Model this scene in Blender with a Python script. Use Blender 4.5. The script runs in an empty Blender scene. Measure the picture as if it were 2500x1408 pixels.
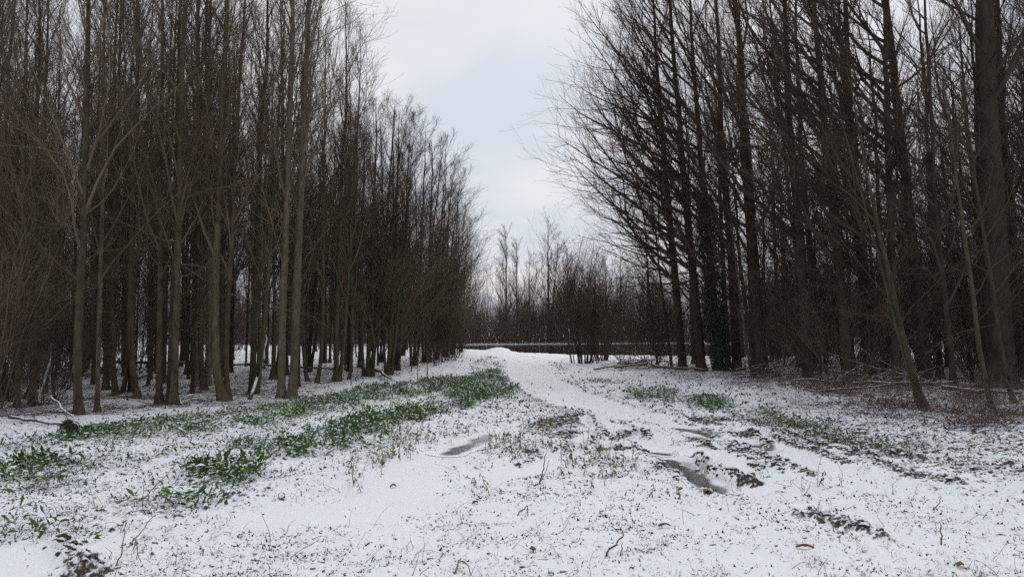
import bpy, math, time
_T0 = time.time()
import numpy as np
from mathutils import Vector

# ------------------------------------------------------------------ camera, sky, sun, exposure
scn = bpy.context.scene
CAM_H = 1.65
FPX = 1944.0                       # focal length in photograph pixels (2500 wide)
PITCH = math.atan(96 / FPX)
cam_d = bpy.data.cameras.new('camera'); cam = bpy.data.objects.new('camera', cam_d)
scn.collection.objects.link(cam)
cam_d.sensor_width = 36; cam_d.lens = 36 * FPX / 2500
cam_d.clip_start = 0.1; cam_d.clip_end = 4000
cam.location = (0, 0, CAM_H); cam.rotation_euler = (math.pi / 2 + PITCH, 0, 0)
scn.camera = cam

SUN_EL, SUN_AZ = math.radians(38), math.radians(14)     # high behind thin cloud, ahead and a little to the right
world = bpy.data.worlds.new('World'); scn.world = world; world.use_nodes = True
wn, wl = world.node_tree.nodes, world.node_tree.links
wn.clear()
out = wn.new('ShaderNodeOutputWorld')
sky = wn.new('ShaderNodeTexSky'); sky.sky_type = 'NISHITA'; sky.sun_disc = False
sky.sun_elevation = SUN_EL; sky.sun_rotation = SUN_AZ
sky.dust_density = 3.0
bg1 = wn.new('ShaderNodeBackground'); bg1.inputs['Strength'].default_value = 0.1
wl.new(sky.outputs[0], bg1.inputs['Color'])
tc = wn.new('ShaderNodeTexCoord')
sep = wn.new('ShaderNodeSeparateXYZ'); wl.new(tc.outputs['Generated'], sep.inputs[0])
ad = wn.new('ShaderNodeMath'); ad.operation = 'ABSOLUTE'; wl.new(sep.outputs['Z'], ad.inputs[0])
ad2 = wn.new('ShaderNodeMath'); ad2.operation = 'ADD'; ad2.inputs[1].default_value = 0.22; wl.new(ad.outputs[0], ad2.inputs[0])
dv = wn.new('ShaderNodeVectorMath'); dv.operation = 'DIVIDE'
cmb = wn.new('ShaderNodeCombineXYZ')
for i in range(3): wl.new(ad2.outputs[0], cmb.inputs[i])
wl.new(tc.outputs['Generated'], dv.inputs[0]); wl.new(cmb.outputs[0], dv.inputs[1])
ns = wn.new('ShaderNodeTexNoise'); ns.inputs['Scale'].default_value = 1.35; ns.inputs['Detail'].default_value = 4
ns.inputs['Roughness'].default_value = 0.48
wl.new(dv.outputs[0], ns.inputs['Vector'])
cr = wn.new('ShaderNodeValToRGB')
cr.color_ramp.elements[0].position = 0.40; cr.color_ramp.elements[0].color = (0.650, 0.705, 0.800, 1)
cr.color_ramp.elements[1].position = 0.62; cr.color_ramp.elements[1].color = (0.860, 0.855, 0.870, 1)
wl.new(ns.outputs[0], cr.inputs[0])
bg2 = wn.new('ShaderNodeBackground'); bg2.inputs['Strength'].default_value = 1.0
wl.new(cr.outputs[0], bg2.inputs['Color'])
mx = wn.new('ShaderNodeMixShader'); mx.inputs[0].default_value = 0.94
wl.new(bg1.outputs[0], mx.inputs[1]); wl.new(bg2.outputs[0], mx.inputs[2])
wl.new(mx.outputs[0], out.inputs[0])

world.cycles.sampling_method = 'MANUAL'; world.cycles.sample_map_resolution = 256

sun_d = bpy.data.lights.new('sun', 'SUN'); sun = bpy.data.objects.new('sun', sun_d)
scn.collection.objects.link(sun)
sun_d.energy = 1.1; sun_d.angle = math.radians(50); sun_d.color = (1.0, 0.965, 0.93)
sd = Vector((math.sin(SUN_AZ) * math.cos(SUN_EL), math.cos(SUN_AZ) * math.cos(SUN_EL), math.sin(SUN_EL)))
sun.rotation_euler = sd.to_track_quat('Z', 'Y').to_euler()

vs = scn.view_settings
vs.view_transform = 'Standard'; vs.look = 'None'; vs.exposure = 0.0; vs.gamma = 1.0
scn.cycles.max_bounces = 3; scn.cycles.diffuse_bounces = 2; scn.cycles.glossy_bounces = 2
scn.cycles.transmission_bounces = 1; scn.cycles.transparent_max_bounces = 4
scn.cycles.caustics_reflective = False; scn.cycles.caustics_refractive = False
scn.cycles.use_denoising = False
scn.cycles.use_adaptive_sampling = True; scn.cycles.adaptive_threshold = 0.035


# ------------------------------------------------------------------ helpers
C = scn.collection
PI = math.pi
RNG = np.random.default_rng(7)

def G(px, py, z=0.0):
    """photograph pixel -> point of the ground plane z"""
    rx = (np.asarray(px, float) - 1250) / FPX; uy = (704 - np.asarray(py, float)) / FPX
    dy = math.cos(PITCH) - math.sin(PITCH) * uy
    dz = math.sin(PITCH) + math.cos(PITCH) * uy
    s = (z - CAM_H) / dz
    return s * rx, s * dy

def GP(pts): return np.array([G(x, y) for x, y in pts])

def to_px(X, Y, Z):
    dz = Z - CAM_H
    fwd = Y * math.cos(PITCH) + dz * math.sin(PITCH); up = -Y * math.sin(PITCH) + dz * math.cos(PITCH)
    return 1250 + FPX * X / fwd, 704 - FPX * up / fwd

def sstep(a, b, x):
    t = np.clip((x - a) / (b - a), 0, 1); return t * t * (3 - 2 * t)

def perlin(x, y, seed=0):
    xi = np.floor(x).astype(np.int64); yi = np.floor(y).astype(np.int64)
    xf = x - xi; yf = y - yi
    def g(ix, iy, fx, fy):
        h = (ix * 374761393 + iy * 668265263 + seed * 974634777) & 0x7fffffff
        h = ((h ^ (h >> 13)) * 1274126177) & 0x7fffffff
        h = h ^ (h >> 16)
        a = (h & 1023) / 1023.0 * 2 * PI
        return np.cos(a) * fx + np.sin(a) * fy
    u = xf * xf * xf * (xf * (xf * 6 - 15) + 10); v = yf * yf * yf * (yf * (yf * 6 - 15) + 10)
    n00 = g(xi, yi, xf, yf); n10 = g(xi + 1, yi, xf - 1, yf)
    n01 = g(xi, yi + 1, xf, yf - 1); n11 = g(xi + 1, yi + 1, xf - 1, yf - 1)
    return (n00 * (1 - u) + n10 * u) * (1 - v) + (n01 * (1 - u) + n11 * u) * v * 1.0

def fbm(x, y, seed=0, o=3):
    s = 0; a = 1.0; f = 1.0
    for i in range(o):
        s = s + a * perlin(x * f, y * f, seed + i * 17); a *= 0.5; f *= 2.03
    return s

def dist_poly(X, Y, P):
    """distance of points to an open polyline"""
    d = np.full(X.shape, 1e9)
    for a, b in zip(P[:-1], P[1:]):
        v = b - a; L2 = v @ v + 1e-12
        t = np.clip(((X - a[0]) * v[0] + (Y - a[1]) * v[1]) / L2, 0, 1)
        d = np.minimum(d, np.hypot(X - a[0] - t * v[0], Y - a[1] - t * v[1]))
    return d

def in_poly(x, y, P):
    r = np.zeros(x.shape, bool); n = len(P)
    for i in range(n):
        x1, y1 = P[i]; x2, y2 = P[(i + 1) % n]
        if y1 == y2: continue
        c = ((y1 > y) != (y2 > y)) & (x < (x2 - x1) * (y - y1) / (y2 - y1) + x1)
        r ^= c
    return r

class MB:
    """collects vertices and faces with numpy; build() links ONE mesh object"""
    def __init__(s): s.V = []; s.Q = []; s.T = []; s.A = []; s.n = 0
    def add(s, V, Q=None, T=None, A=None):
        V = np.asarray(V, float).reshape(-1, 3)
        if Q is not None and len(Q): s.Q.append(np.asarray(Q).reshape(-1, 4) + s.n)
        if T is not None and len(T): s.T.append(np.asarray(T).reshape(-1, 3) + s.n)
        s.A.append(np.full(len(V), 0.5) if A is None else np.asarray(A, float).reshape(-1))
        s.V.append(V); s.n += len(V)
        return s
    def mesh(s, name, mat, smooth=True, attr=None):
        me = bpy.data.meshes.new(name)
        V = np.concatenate(s.V)
        Q = np.concatenate(s.Q) if s.Q else np.zeros((0, 4), int)
        T = np.concatenate(s.T) if s.T else np.zeros((0, 3), int)
        loops = np.concatenate([Q.ravel(), T.ravel()]).astype(np.int32)
        nq, nt = len(Q), len(T)
        st = np.concatenate([np.arange(nq) * 4, nq * 4 + np.arange(nt) * 3]).astype(np.int32)
        me.vertices.add(len(V)); me.vertices.foreach_set('co', V.astype(np.float32).ravel())
        me.loops.add(len(loops)); me.loops.foreach_set('vertex_index', loops)
        me.polygons.add(nq + nt); me.polygons.foreach_set('loop_start', st)
        me.polygons.foreach_set('use_smooth', np.full(nq + nt, smooth))
        at = me.attributes.new(attr or 'rnd', 'FLOAT', 'POINT')
        at.data.foreach_set('value', np.concatenate(s.A).astype(np.float32))
        me.materials.append(mat)
        me.update(calc_edges=True)
        return me

def link(name, data, parent=None, loc=None, rz=0.0, sc=None):
    o = bpy.data.objects.new(name, data); C.objects.link(o)
    if parent is not None: o.parent = parent
    if loc is not None: o.location = loc
    if rz: o.rotation_euler = (0, 0, rz)
    if sc is not None: o.scale = sc if hasattr(sc, '__len__') else (sc, sc, sc)
    return o

def tag(o, label=None, cat=None, group=None, kind=None):
    if label: o['label'] = label
    if cat: o['category'] = cat
    if group: o['group'] = group
    if kind: o['kind'] = kind
    return o

def norm(v): return v / np.maximum(np.linalg.norm(v, axis=-1, keepdims=True), 1e-9)

def tubes(P, R, S, twist=None, close=False):
    """P (N,K,3), R (N,K) -> vertices, quads"""
    N, K, _ = P.shape
    T = np.empty_like(P); T[:, 1:-1] = P[:, 2:] - P[:, :-2]; T[:, 0] = P[:, 1] - P[:, 0]; T[:, -1] = P[:, -1] - P[:, -2]
    T = norm(T)
    main = norm(P[:, -1] - P[:, 0])
    ref = np.where(np.abs(main[:, 2:3]) > 0.7, np.array([[1.0, 0.2, 0]]), np.array([[0.1, 0, 1.0]]))[:, None, :]
    A = norm(np.cross(T, np.broadcast_to(ref, T.shape))); B = np.cross(T, A)
    th = np.arange(S) / S * 2 * PI
    ring = A[:, :, None, :] * np.cos(th)[None, None, :, None] + B[:, :, None, :] * np.sin(th)[None, None, :, None]
    RR = R[:, :, None] if R.ndim == 2 else R
    V = P[:, :, None, :] + ring * RR[..., None]
    base = (np.arange(N) * K * S)[:, None, None] + (np.arange(K - 1) * S)[None, :, None] + np.arange(S)[None, None, :]
    nxt = (np.arange(N) * K * S)[:, None, None] + (np.arange(K - 1) * S)[None, :, None] + ((np.arange(S) + 1) % S)[None, None, :]
    Q = np.stack([base, nxt, nxt + S, base + S], -1).reshape(-1, 4)
    return V.reshape(-1, 3), Q

# ------------------------------------------------------------------ materials
def nodes(name):
    m = bpy.data.materials.new(name); m.use_nodes = True
    nt = m.node_tree; b = nt.nodes['Principled BSDF']
    b.inputs['Specular IOR Level'].default_value = 0.2
    return m, nt.nodes, nt.links, b

def ramp(N, L, src, stops):
    r = N.new('ShaderNodeValToRGB'); e = r.color_ramp.elements
    while len(e) < len(stops): e.new(0.5)
    for el, (p, c) in zip(e, stops): el.position = p; el.color = (*c, 1)
    L.new(src, r.inputs[0]); return r.outputs[0]

def noise(N, L, scale, detail=3, vec=None, rough=0.5, coord='Object', mapscale=None):
    n = N.new('ShaderNodeTexNoise'); n.inputs['Scale'].default_value = scale
    n.inputs['Detail'].default_value = detail; n.inputs['Roughness'].default_value = rough
    if vec is None:
        t = N.new('ShaderNodeTexCoord'); vec = t.outputs[coord]
        if coord == 'Position':
            pass
    if mapscale:
        mp = N.new('ShaderNodeMapping'); mp.inputs['Scale'].default_value = mapscale
        L.new(vec, mp.inputs[0]); vec = mp.outputs[0]
    L.new(vec, n.inputs['Vector']); return n.outputs[0]

def mixc(N, L, f, a, b):
    m = N.new('ShaderNodeMix'); m.data_type = 'RGBA'
    if isinstance(f, float): m.inputs['Factor'].default_value = f
    else: L.new(f, m.inputs['Factor'])
    for s, v in ((m.inputs[6], a), (m.inputs[7], b)):
        if isinstance(v, tuple): s.default_value = (*v, 1)
        else: L.new(v, s)
    return m.outputs[2]

def math_n(N, L, op, a, b=None, c=None, clamp=False):
    m = N.new('ShaderNodeMath'); m.operation = op; m.use_clamp = clamp
    for i, v in enumerate((a, b, c)):
        if v is None: continue
        if isinstance(v, (int, float)): m.inputs[i].default_value = v
        else: L.new(v, m.inputs[i])
    return m.outputs[0]

def mapr(N, L, v, a, b, c=0.0, d=1.0):
    m = N.new('ShaderNodeMapRange'); m.clamp = True
    for i, x in zip((1, 2, 3, 4), (a, b, c, d)): m.inputs[i].default_value = x
    L.new(v, m.inputs[0]); return m.outputs[0]

def bump(N, L, b, h, strength, dist):
    k = N.new('ShaderNodeBump'); k.inputs['Strength'].default_value = strength; k.inputs['Distance'].default_value = dist
    L.new(h, k.inputs['Height']); L.new(k.outputs[0], b.inputs['Normal']); return k

def up_mask(N, L, lo, hi, nscale=20.0, namp=0.5, absolute=False):
    """how far a face looks up, broken by noise: where snow stays lying"""
    g = N.new('ShaderNodeNewGeometry'); s = N.new('ShaderNodeSeparateXYZ'); L.new(g.outputs['Normal'], s.inputs[0])
    z = s.outputs['Z']
    if absolute: z = math_n(N, L, 'ABSOLUTE', z)
    n = noise(N, L, nscale, 3, vec=g.outputs['Position'])
    n2 = math_n(N, L, 'MULTIPLY_ADD', n, namp, -0.5 * namp)
    return mapr(N, L, math_n(N, L, 'ADD', z, n2), lo, hi)

SNOW = (0.855, 0.865, 0.89)

def mat_bark(name, c1, c2, green, gamt, scale=9.0):
    m, N, L, b = nodes(name)
    oi = N.new('ShaderNodeObjectInfo')
    g = N.new('ShaderNodeNewGeometry')
    n1 = noise(N, L, scale, 5, rough=0.65, mapscale=(1, 1, 0.35))
    base = ramp(N, L, n1, [(0.36, c1), (0.66, c2)])
    n2 = noise(N, L, 1.3, 3, vec=g.outputs['Position'])
    f = math_n(N, L, 'MULTIPLY', mapr(N, L, n2, 0.40, 0.62), math_n(N, L, 'MULTIPLY_ADD', oi.outputs['Random'], gamt, 0.15 * gamt))
    col = mixc(N, L, f, base, green)
    hs = N.new('ShaderNodeHueSaturation'); L.new(col, hs.inputs['Color'])
    L.new(math_n(N, L, 'MULTIPLY_ADD', oi.outputs['Random'], 0.8, 0.6), hs.inputs['Value'])
    L.new(hs.outputs[0], b.inputs['Base Color'])
    b.inputs['Roughness'].default_value = 0.9
    n3 = noise(N, L, scale * 4, 4, rough=0.7, mapscale=(1, 1, 0.25))
    bump(N, L, b, n3, 0.9, 0.03)
    return m

def mat_plain(name, c1, c2, scale=6.0, rough=0.85):
    m, N, L, b = nodes(name)
    g = N.new('ShaderNodeNewGeometry'); oi = N.new('ShaderNodeObjectInfo')
    col = ramp(N, L, noise(N, L, scale, 3, vec=g.outputs['Position']), [(0.3, c1), (0.7, c2)])
    hs = N.new('ShaderNodeHueSaturation'); L.new(col, hs.inputs['Color'])
    L.new(math_n(N, L, 'MULTIPLY_ADD', oi.outputs['Random'], 0.4, 0.8), hs.inputs['Value'])
    L.new(hs.outputs[0], b.inputs['Base Color'])
    b.inputs['Roughness'].default_value = rough
    return m

def mat_snowy(name, stops, lo, hi, nscale=20.0, namp=0.5, absolute=False, bumpy=0.0, rough=0.8, spec=0.2):
    """a thing's own colours (by the 'rnd' attribute) with snow lying on what faces up"""
    m, N, L, b = nodes(name)
    a = N.new('ShaderNodeAttribute'); a.attribute_name = 'rnd'
    col = ramp(N, L, a.outputs['Fac'], stops)
    f = up_mask(N, L, lo, hi, nscale, namp, absolute)
    L.new(mixc(N, L, f, col, SNOW), b.inputs['Base Color'])
    b.inputs['Roughness'].default_value = rough; b.inputs['Specular IOR Level'].default_value = spec
    if bumpy: bump(N, L, b, noise(N, L, 60, 3), bumpy, 0.01)
    return m

M = {}
M['bark'] = mat_bark('bark_brown', (0.040, 0.029, 0.019), (0.128, 0.094, 0.065), (0.066, 0.063, 0.029), 0.8)
M['bark_pale'] = mat_bark('bark_pale', (0.062, 0.046, 0.033), (0.175, 0.136, 0.100), (0.085, 0.080, 0.043), 0.7, 12)
M['bark_dark'] = mat_bark('bark_dark', (0.026, 0.019, 0.015), (0.068, 0.050, 0.039), (0.042, 0.043, 0.023), 0.6, 7)  # darker for the right wood: its shadow and backlight painted into the bark
M['bark_green'] = mat_bark('bark_green', (0.044, 0.038, 0.025), (0.105, 0.088, 0.060), (0.060, 0.066, 0.028), 0.9)
M['twig'] = mat_plain('twig_brown', (0.078, 0.055, 0.038), (0.150, 0.110, 0.076), 0.7)
M['twig_dark'] = mat_plain('twig_dark', (0.058, 0.040, 0.029), (0.115, 0.082, 0.060), 0.7)  # right wood twigs, shade and backlight put into the darker colour
M['twig_red'] = mat_plain('twig_red', (0.068, 0.046, 0.035), (0.125, 0.086, 0.064), 0.7)
M['twig_olive'] = mat_plain('twig_olive', (0.050, 0.043, 0.025), (0.088, 0.070, 0.042), 0.7)
M['twig_far'] = mat_plain('twig_far', (0.085, 0.062, 0.052), (0.160, 0.120, 0.098), 0.25)  # lightened colour imitates distance haze; no air is built
M['leaf_dry'] = mat_plain('leaf_dry', (0.10, 0.05, 0.03), (0.20, 0.11, 0.06), 3.0)
M['cane'] = mat_plain('cane_brown', (0.072, 0.045, 0.036), (0.145, 0.096, 0.076), 2.0)
M['log'] = mat_snowy('log_snow', [(0.0, (0.05, 0.038, 0.03)), (1.0, (0.13, 0.10, 0.075))], 0.55, 0.85, 9.0, 0.7, bumpy=0.4)
M['clod'] = mat_snowy('clod_snow', [(0.0, (0.035, 0.026, 0.02)), (1.0, (0.09, 0.062, 0.045))], 0.26, 0.56, 22.0, 0.9, bumpy=0.6)
M['crop'] = mat_snowy('crop_leaf', [(0.0, (0.028, 0.060, 0.013)), (0.5, (0.068, 0.132, 0.024)), (0.85, (0.14, 0.20, 0.045)), (1.0, (0.20, 0.18, 0.065))],
                      0.84, 0.94, 12.0, 0.8, True, rough=0.65, spec=0.2)
M['weed'] = mat_snowy('weed_leaf', [(0.0, (0.050, 0.075, 0.018)), (0.6, (0.125, 0.145, 0.034)), (1.0, (0.21, 0.16, 0.065))],
                      0.80, 0.95, 22.0, 0.7, True, rough=0.65, spec=0.2)
M['litter'] = mat_snowy('leaf_litter', [(0.0, (0.022, 0.019, 0.013)), (0.5, (0.050, 0.045, 0.025)), (0.75, (0.080, 0.058, 0.036)), (1.0, (0.16, 0.11, 0.06))],
                        0.86, 0.98, 40.0, 0.5, True)
M['straw'] = mat_plain('straw', (0.10, 0.085, 0.045), (0.22, 0.17, 0.10), 3.0)
M['grass'] = mat_plain('grass', (0.06, 0.075, 0.025), (0.16, 0.14, 0.06), 4.0)
M['ivy'] = mat_snowy('ivy_leaf', [(0.0, (0.010, 0.020, 0.010)), (1.0, (0.030, 0.050, 0.022))], 0.97, 1.2, 10.0, 0.2, True, rough=0.45, spec=0.4)

def mat_ground():
    m, N, L, b = nodes('snow_ground')
    a = N.new('ShaderNodeAttribute'); a.attribute_name = 'bare'
    g = N.new('ShaderNodeNewGeometry')
    n1 = noise(N, L, 26, 4, vec=g.outputs['Position'], rough=0.6)
    n2 = noise(N, L, 5, 3, vec=g.outputs['Position'])
    v = math_n(N, L, 'ADD', a.outputs['Fac'], math_n(N, L, 'MULTIPLY_ADD', n1, 0.9, -0.45))
    f = mapr(N, L, v, 0.42, 0.60)
    soil = ramp(N, L, n2, [(0.3, (0.040, 0.030, 0.023)), (0.7, (0.085, 0.062, 0.045))])
    n3 = noise(N, L, 0.8, 3, vec=g.outputs['Position'])
    snow = ramp(N, L, n3, [(0.3, (0.825, 0.835, 0.865)), (0.7, (0.87, 0.88, 0.90))])
    L.new(mixc(N, L, f, snow, soil), b.inputs['Base Color'])
    b.inputs['Roughness'].default_value = 0.75
    n4 = noise(N, L, 90, 3, vec=g.outputs['Position'])
    bump(N, L, b, n4, 0.25, 0.006)
    return m
M['ground'] = mat_ground()

def mat_ice():
    m, N, L, b = nodes('puddle_ice')
    a = N.new('ShaderNodeAttribute'); a.attribute_name = 'dust'
    g = N.new('ShaderNodeNewGeometry')
    n1 = noise(N, L, 9, 5, vec=g.outputs['Position'], rough=0.7)
    n2 = noise(N, L, 120, 2, vec=g.outputs['Position'])
    v = math_n(N, L, 'ADD', a.outputs['Fac'], math_n(N, L, 'MULTIPLY_ADD', n1, 0.8, -0.4))
    v = math_n(N, L, 'ADD', v, math_n(N, L, 'MULTIPLY_ADD', n2, 0.5, -0.25))
    f = mapr(N, L, v, 0.25, 0.85)
    L.new(mixc(N, L, f, (0.085, 0.081, 0.078), SNOW), b.inputs['Base Color'])
    L.new(mapr(N, L, f, 0.0, 1.0, 0.22, 0.8), b.inputs['Roughness'])
    b.inputs['Specular IOR Level'].default_value = 0.4
    return m
M['ice'] = mat_ice()

def mat_water():
    m, N, L, b = nodes('river_water')
    b.inputs['Base Color'].default_value = (0.012, 0.012, 0.011, 1)
    b.inputs['Roughness'].default_value = 0.06; b.inputs['IOR'].default_value = 1.33
    b.inputs['Specular IOR Level'].default_value = 0.5
    g = N.new('ShaderNodeNewGeometry')
    n = noise(N, L, 1.5, 3, vec=g.outputs['Position'], mapscale=(1, 2.2, 1))
    bump(N, L, b, n, 0.10, 0.05)
    return m
M['water'] = mat_water()

# ------------------------------------------------------------------ layout of the ground
NEAR_BANK = np.array([(-200, 80), (-40, 76), (-9, 71), (-4.3, 64), (0, 55), (3.75, 48.8), (8.5, 47.3), (20, 46.5), (200, 44)], float)
FAR_BANK = np.array([(-200, 100), (-20, 108), (10, 117), (40, 124), (200, 130)], float)
LEFT_EDGE = np.array([(0, -12), (14.5, -10.0), (17.5, -6.1), (24, -5.6), (31, -4.9), (47, -3.7), (60, -3.5), (75, -6)], float)   # Y, X
RIGHT_EDGE = np.array([(0, 9.0), (15, 8.6), (17, 8.2), (24, 7.6), (32, 6.6), (40, 7.6), (46, 9)], float)

RUTS = [  # smooth frozen runs: pixel polyline, half width and depth in metres
    ([(1085, 1112), (1150, 1082), (1240, 1048)], 0.36, 0.03), ([(1440, 1003), (1475, 1035), (1452, 1065), (1390, 1092), (1300, 1140), (1215, 1160)], 0.36, 0.055),
    ([(1530, 1030), (1590, 1062), (1600, 1092), (1540, 1110)], 0.32, 0.05), ([(1600, 1010), (1700, 1045), (1800, 1080), (1870, 1092)], 0.38, 0.05),
    ([(1590, 1090), (1640, 1130), (1700, 1160), (1750, 1195)], 0.25, 0.06), ([(1720, 1100), (1800, 1130), (1850, 1160)], 0.36, 0.05),
    ([(1850, 1075), (1950, 1110), (2040, 1150)], 0.32, 0.04), ([(1235, 868), (1255, 905), (1300, 950), (1400, 985), (1560, 1015)], 0.50, 0.03),
    ([(1275, 868), (1310, 910), (1390, 955), (1520, 1000), (1680, 1040)], 0.42, 0.03), ([(0, 1385), (80, 1350), (150, 1330)], 0.45, 0.02),
    ([(700, 1260), (900, 1250), (1000, 1160), (1085, 1112)], 0.5, 0.01)]
RIDGES = [  # thrown-up mud beside the ruts: pixel polyline, half width, height
    ([(1370, 1108), (1440, 1082), (1468, 1058), (1452, 1030), (1420, 1004)], 0.13, 0.08), ([(1490, 1020), (1545, 1042), (1592, 1072)], 0.10, 0.06),
    ([(1498, 1072), (1545, 1056), (1585, 1064)], 0.09, 0.06), ([(1655, 1023), (1740, 1050), (1812, 1062)], 0.11, 0.05),
    ([(1685, 1072), (1735, 1092)], 0.07, 0.04), ([(1740, 1066), (1800, 1098), (1850, 1138), (1872, 1162)], 0.10, 0.06),
    ([(1790, 1075), (1840, 1105), (1900, 1150)], 0.10, 0.05),
    ([(1700, 1128), (1750, 1158), (1800, 1178), (1840, 1190)], 0.09, 0.08), ([(1620, 1142), (1672, 1172), (1728, 1208)], 0.07, 0.035),
    ([(1830, 1060), (1885, 1086)], 0.11, 0.08), ([(1890, 1065), (1990, 1100), (2060, 1130)], 0.10, 0.04),
    ([(1955, 1262), (2060, 1282), (2150, 1315)], 0.10, 0.05), ([(2000, 1062), (2120, 1092), (2240, 1122)], 0.12, 0.04),
    ([(140, 1322), (180, 1360), (215, 1405)], 0.12, 0.07), ([(1290, 1108), (1370, 1095)], 0.08, 0.04), ([(1330, 1040), (1400, 1020), (1440, 1012)], 0.3, 0.07),
    ([(1380, 1062), (1450, 1048)], 0.2, 0.05), ([(1258, 884), (1288, 922), (1350, 957), (1470, 997), (1600, 1032)], 0.22, 0.03), ([(1222, 884), (1238, 922), (1290, 968), (1400, 1006)], 0.22, 0.03), ([(1300, 884), (1345, 922), (1430, 958), (1560, 998), (1690, 1030)], 0.22, 0.03), ([(1880, 1010), (1960, 1045)], 0.10, 0.06), ([(1770, 1002), (1880, 1042), (2000, 1088), (2140, 1122)], 0.09, 0.045), ([(1555, 1092), (1600, 1120), (1622, 1148)], 0.08, 0.045),
    ([(1255, 1140), (1330, 1112), (1400, 1098)], 0.09, 0.05), ([(1470, 1100), (1560, 1092)], 0.08, 0.045), ([(1640, 1010), (1700, 1024), (1760, 1038)], 0.09, 0.045), ([(1890, 1130), (1980, 1160)], 0.09, 0.04), ([(2080, 1110), (2200, 1150), (2330, 1180)], 0.12, 0.035)]
CROP = [  # green cover strips: pixel polygon, density
    ([(0, 1092), (150, 1062), (330, 1036), (560, 1006), (760, 975), (900, 950), (1040, 930), (1130, 924), (1215, 905), (1240, 938), (1100, 958), (960, 975), (800, 1008), (640, 1040), (440, 1060), (250, 1085), (0, 1132)], 1.0),
    ([(620, 1108), (760, 1062), (900, 1020), (1040, 985), (1150, 955), (1255, 946), (1270, 962), (1180, 985), (1060, 1010), (960, 1055), (860, 1092), (740, 1112), (640, 1125)], 1.15),
    ([(440, 1160), (520, 1118), (605, 1122), (612, 1176), (545, 1202), (455, 1198)], 1.5), ([(0, 1145), (90, 1128), (170, 1132), (165, 1178), (60, 1200), (0, 1205)], 1.25),
    ([(380, 1230), (480, 1200), (540, 1210), (500, 1250), (400, 1258)], 0.9),
    ([(1148, 892), (1195, 868), (1240, 884), (1236, 906), (1165, 908)], 0.45), ([(1340, 885), (1375, 880), (1400, 900), (1360, 905)], 0.3),
    ([(1530, 958), (1600, 948), (1645, 958), (1662, 985), (1570, 988)], 0.85), ([(1688, 985), (1720, 974), (1772, 976), (1782, 1000), (1700, 1006)], 1.1),
    ([(1820, 992), (1900, 1002), (2060, 1060), (2200, 1082), (2290, 1088), (2270, 1108), (2090, 1100), (1950, 1066), (1830, 1034)], 0.55),
    ([(1430, 925), (1540, 930), (1560, 950), (1440, 945)], 0.3),
    ([(1150, 1000), (1260, 965), (1300, 965), (1240, 1000)], 0.25),
    ([(0, 1130), (640, 1040), (800, 1010), (640, 1110), (430, 1190), (300, 1300), (0, 1400)], 0.49)]
WEEDY = [([(1180, 1110), (1240, 1062), (1370, 1050), (1390, 1085), (1300, 1110), (1200, 1140)], 0.55),
         ([(1370, 1150), (1400, 1105), (1500, 1100), (1560, 1140), (1540, 1170), (1420, 1165)], 0.55),
         ([(820, 1165), (920, 1100), (1010, 1065), (1110, 1045), (1150, 1050), (1050, 1085), (950, 1125), (860, 1180)], 0.45),
         ([(1950, 1180), (2130, 1180), (2130, 1220), (1950, 1215)], 0.1), ([(1880, 1240), (1960, 1250), (1960, 1300), (1870, 1290)], 0.12)]
RUTS = [(GP(p), w, h) for p, w, h in RUTS]; RIDGES = [(GP(p), w, h) for p, w, h in RIDGES]
CROPW = [(GP(p), d) for p, d in CROP]; WEEDYW = [(GP(p), d) for p, d in WEEDY]
BARE = [([(1820, 965), (2150, 985), (2500, 1010), (2560, 1165), (2250, 1130), (2050, 1100), (1900, 1062)], 0.11), ([(1240, 920), (1430, 930), (1660, 995), (1760, 1030), (1600, 1015), (1450, 1000), (1330, 1060), (1250, 1060), (1230, 1000)], 0.08),
        ([(1330, 1040), (1400, 1006), (1450, 1006), (1470, 1058), (1380, 1085)], 0.15), ([(0, 1050), (700, 990), (1240, 900), (1290, 975), (1000, 1100), (600, 1210), (0, 1408)], 0.05),
        ([(1480, 930), (1900, 940), (1900, 1060), (1700, 1020), (1560, 1000)], 0.08), ([(1180, 1060), (1400, 1060), (1560, 1110), (1580, 1180), (1360, 1180), (1180, 1150)], 0.06)]
BAREW = [(GP(p), d) for p, d in BARE]
MOUND = G(1218, 858)

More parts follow.
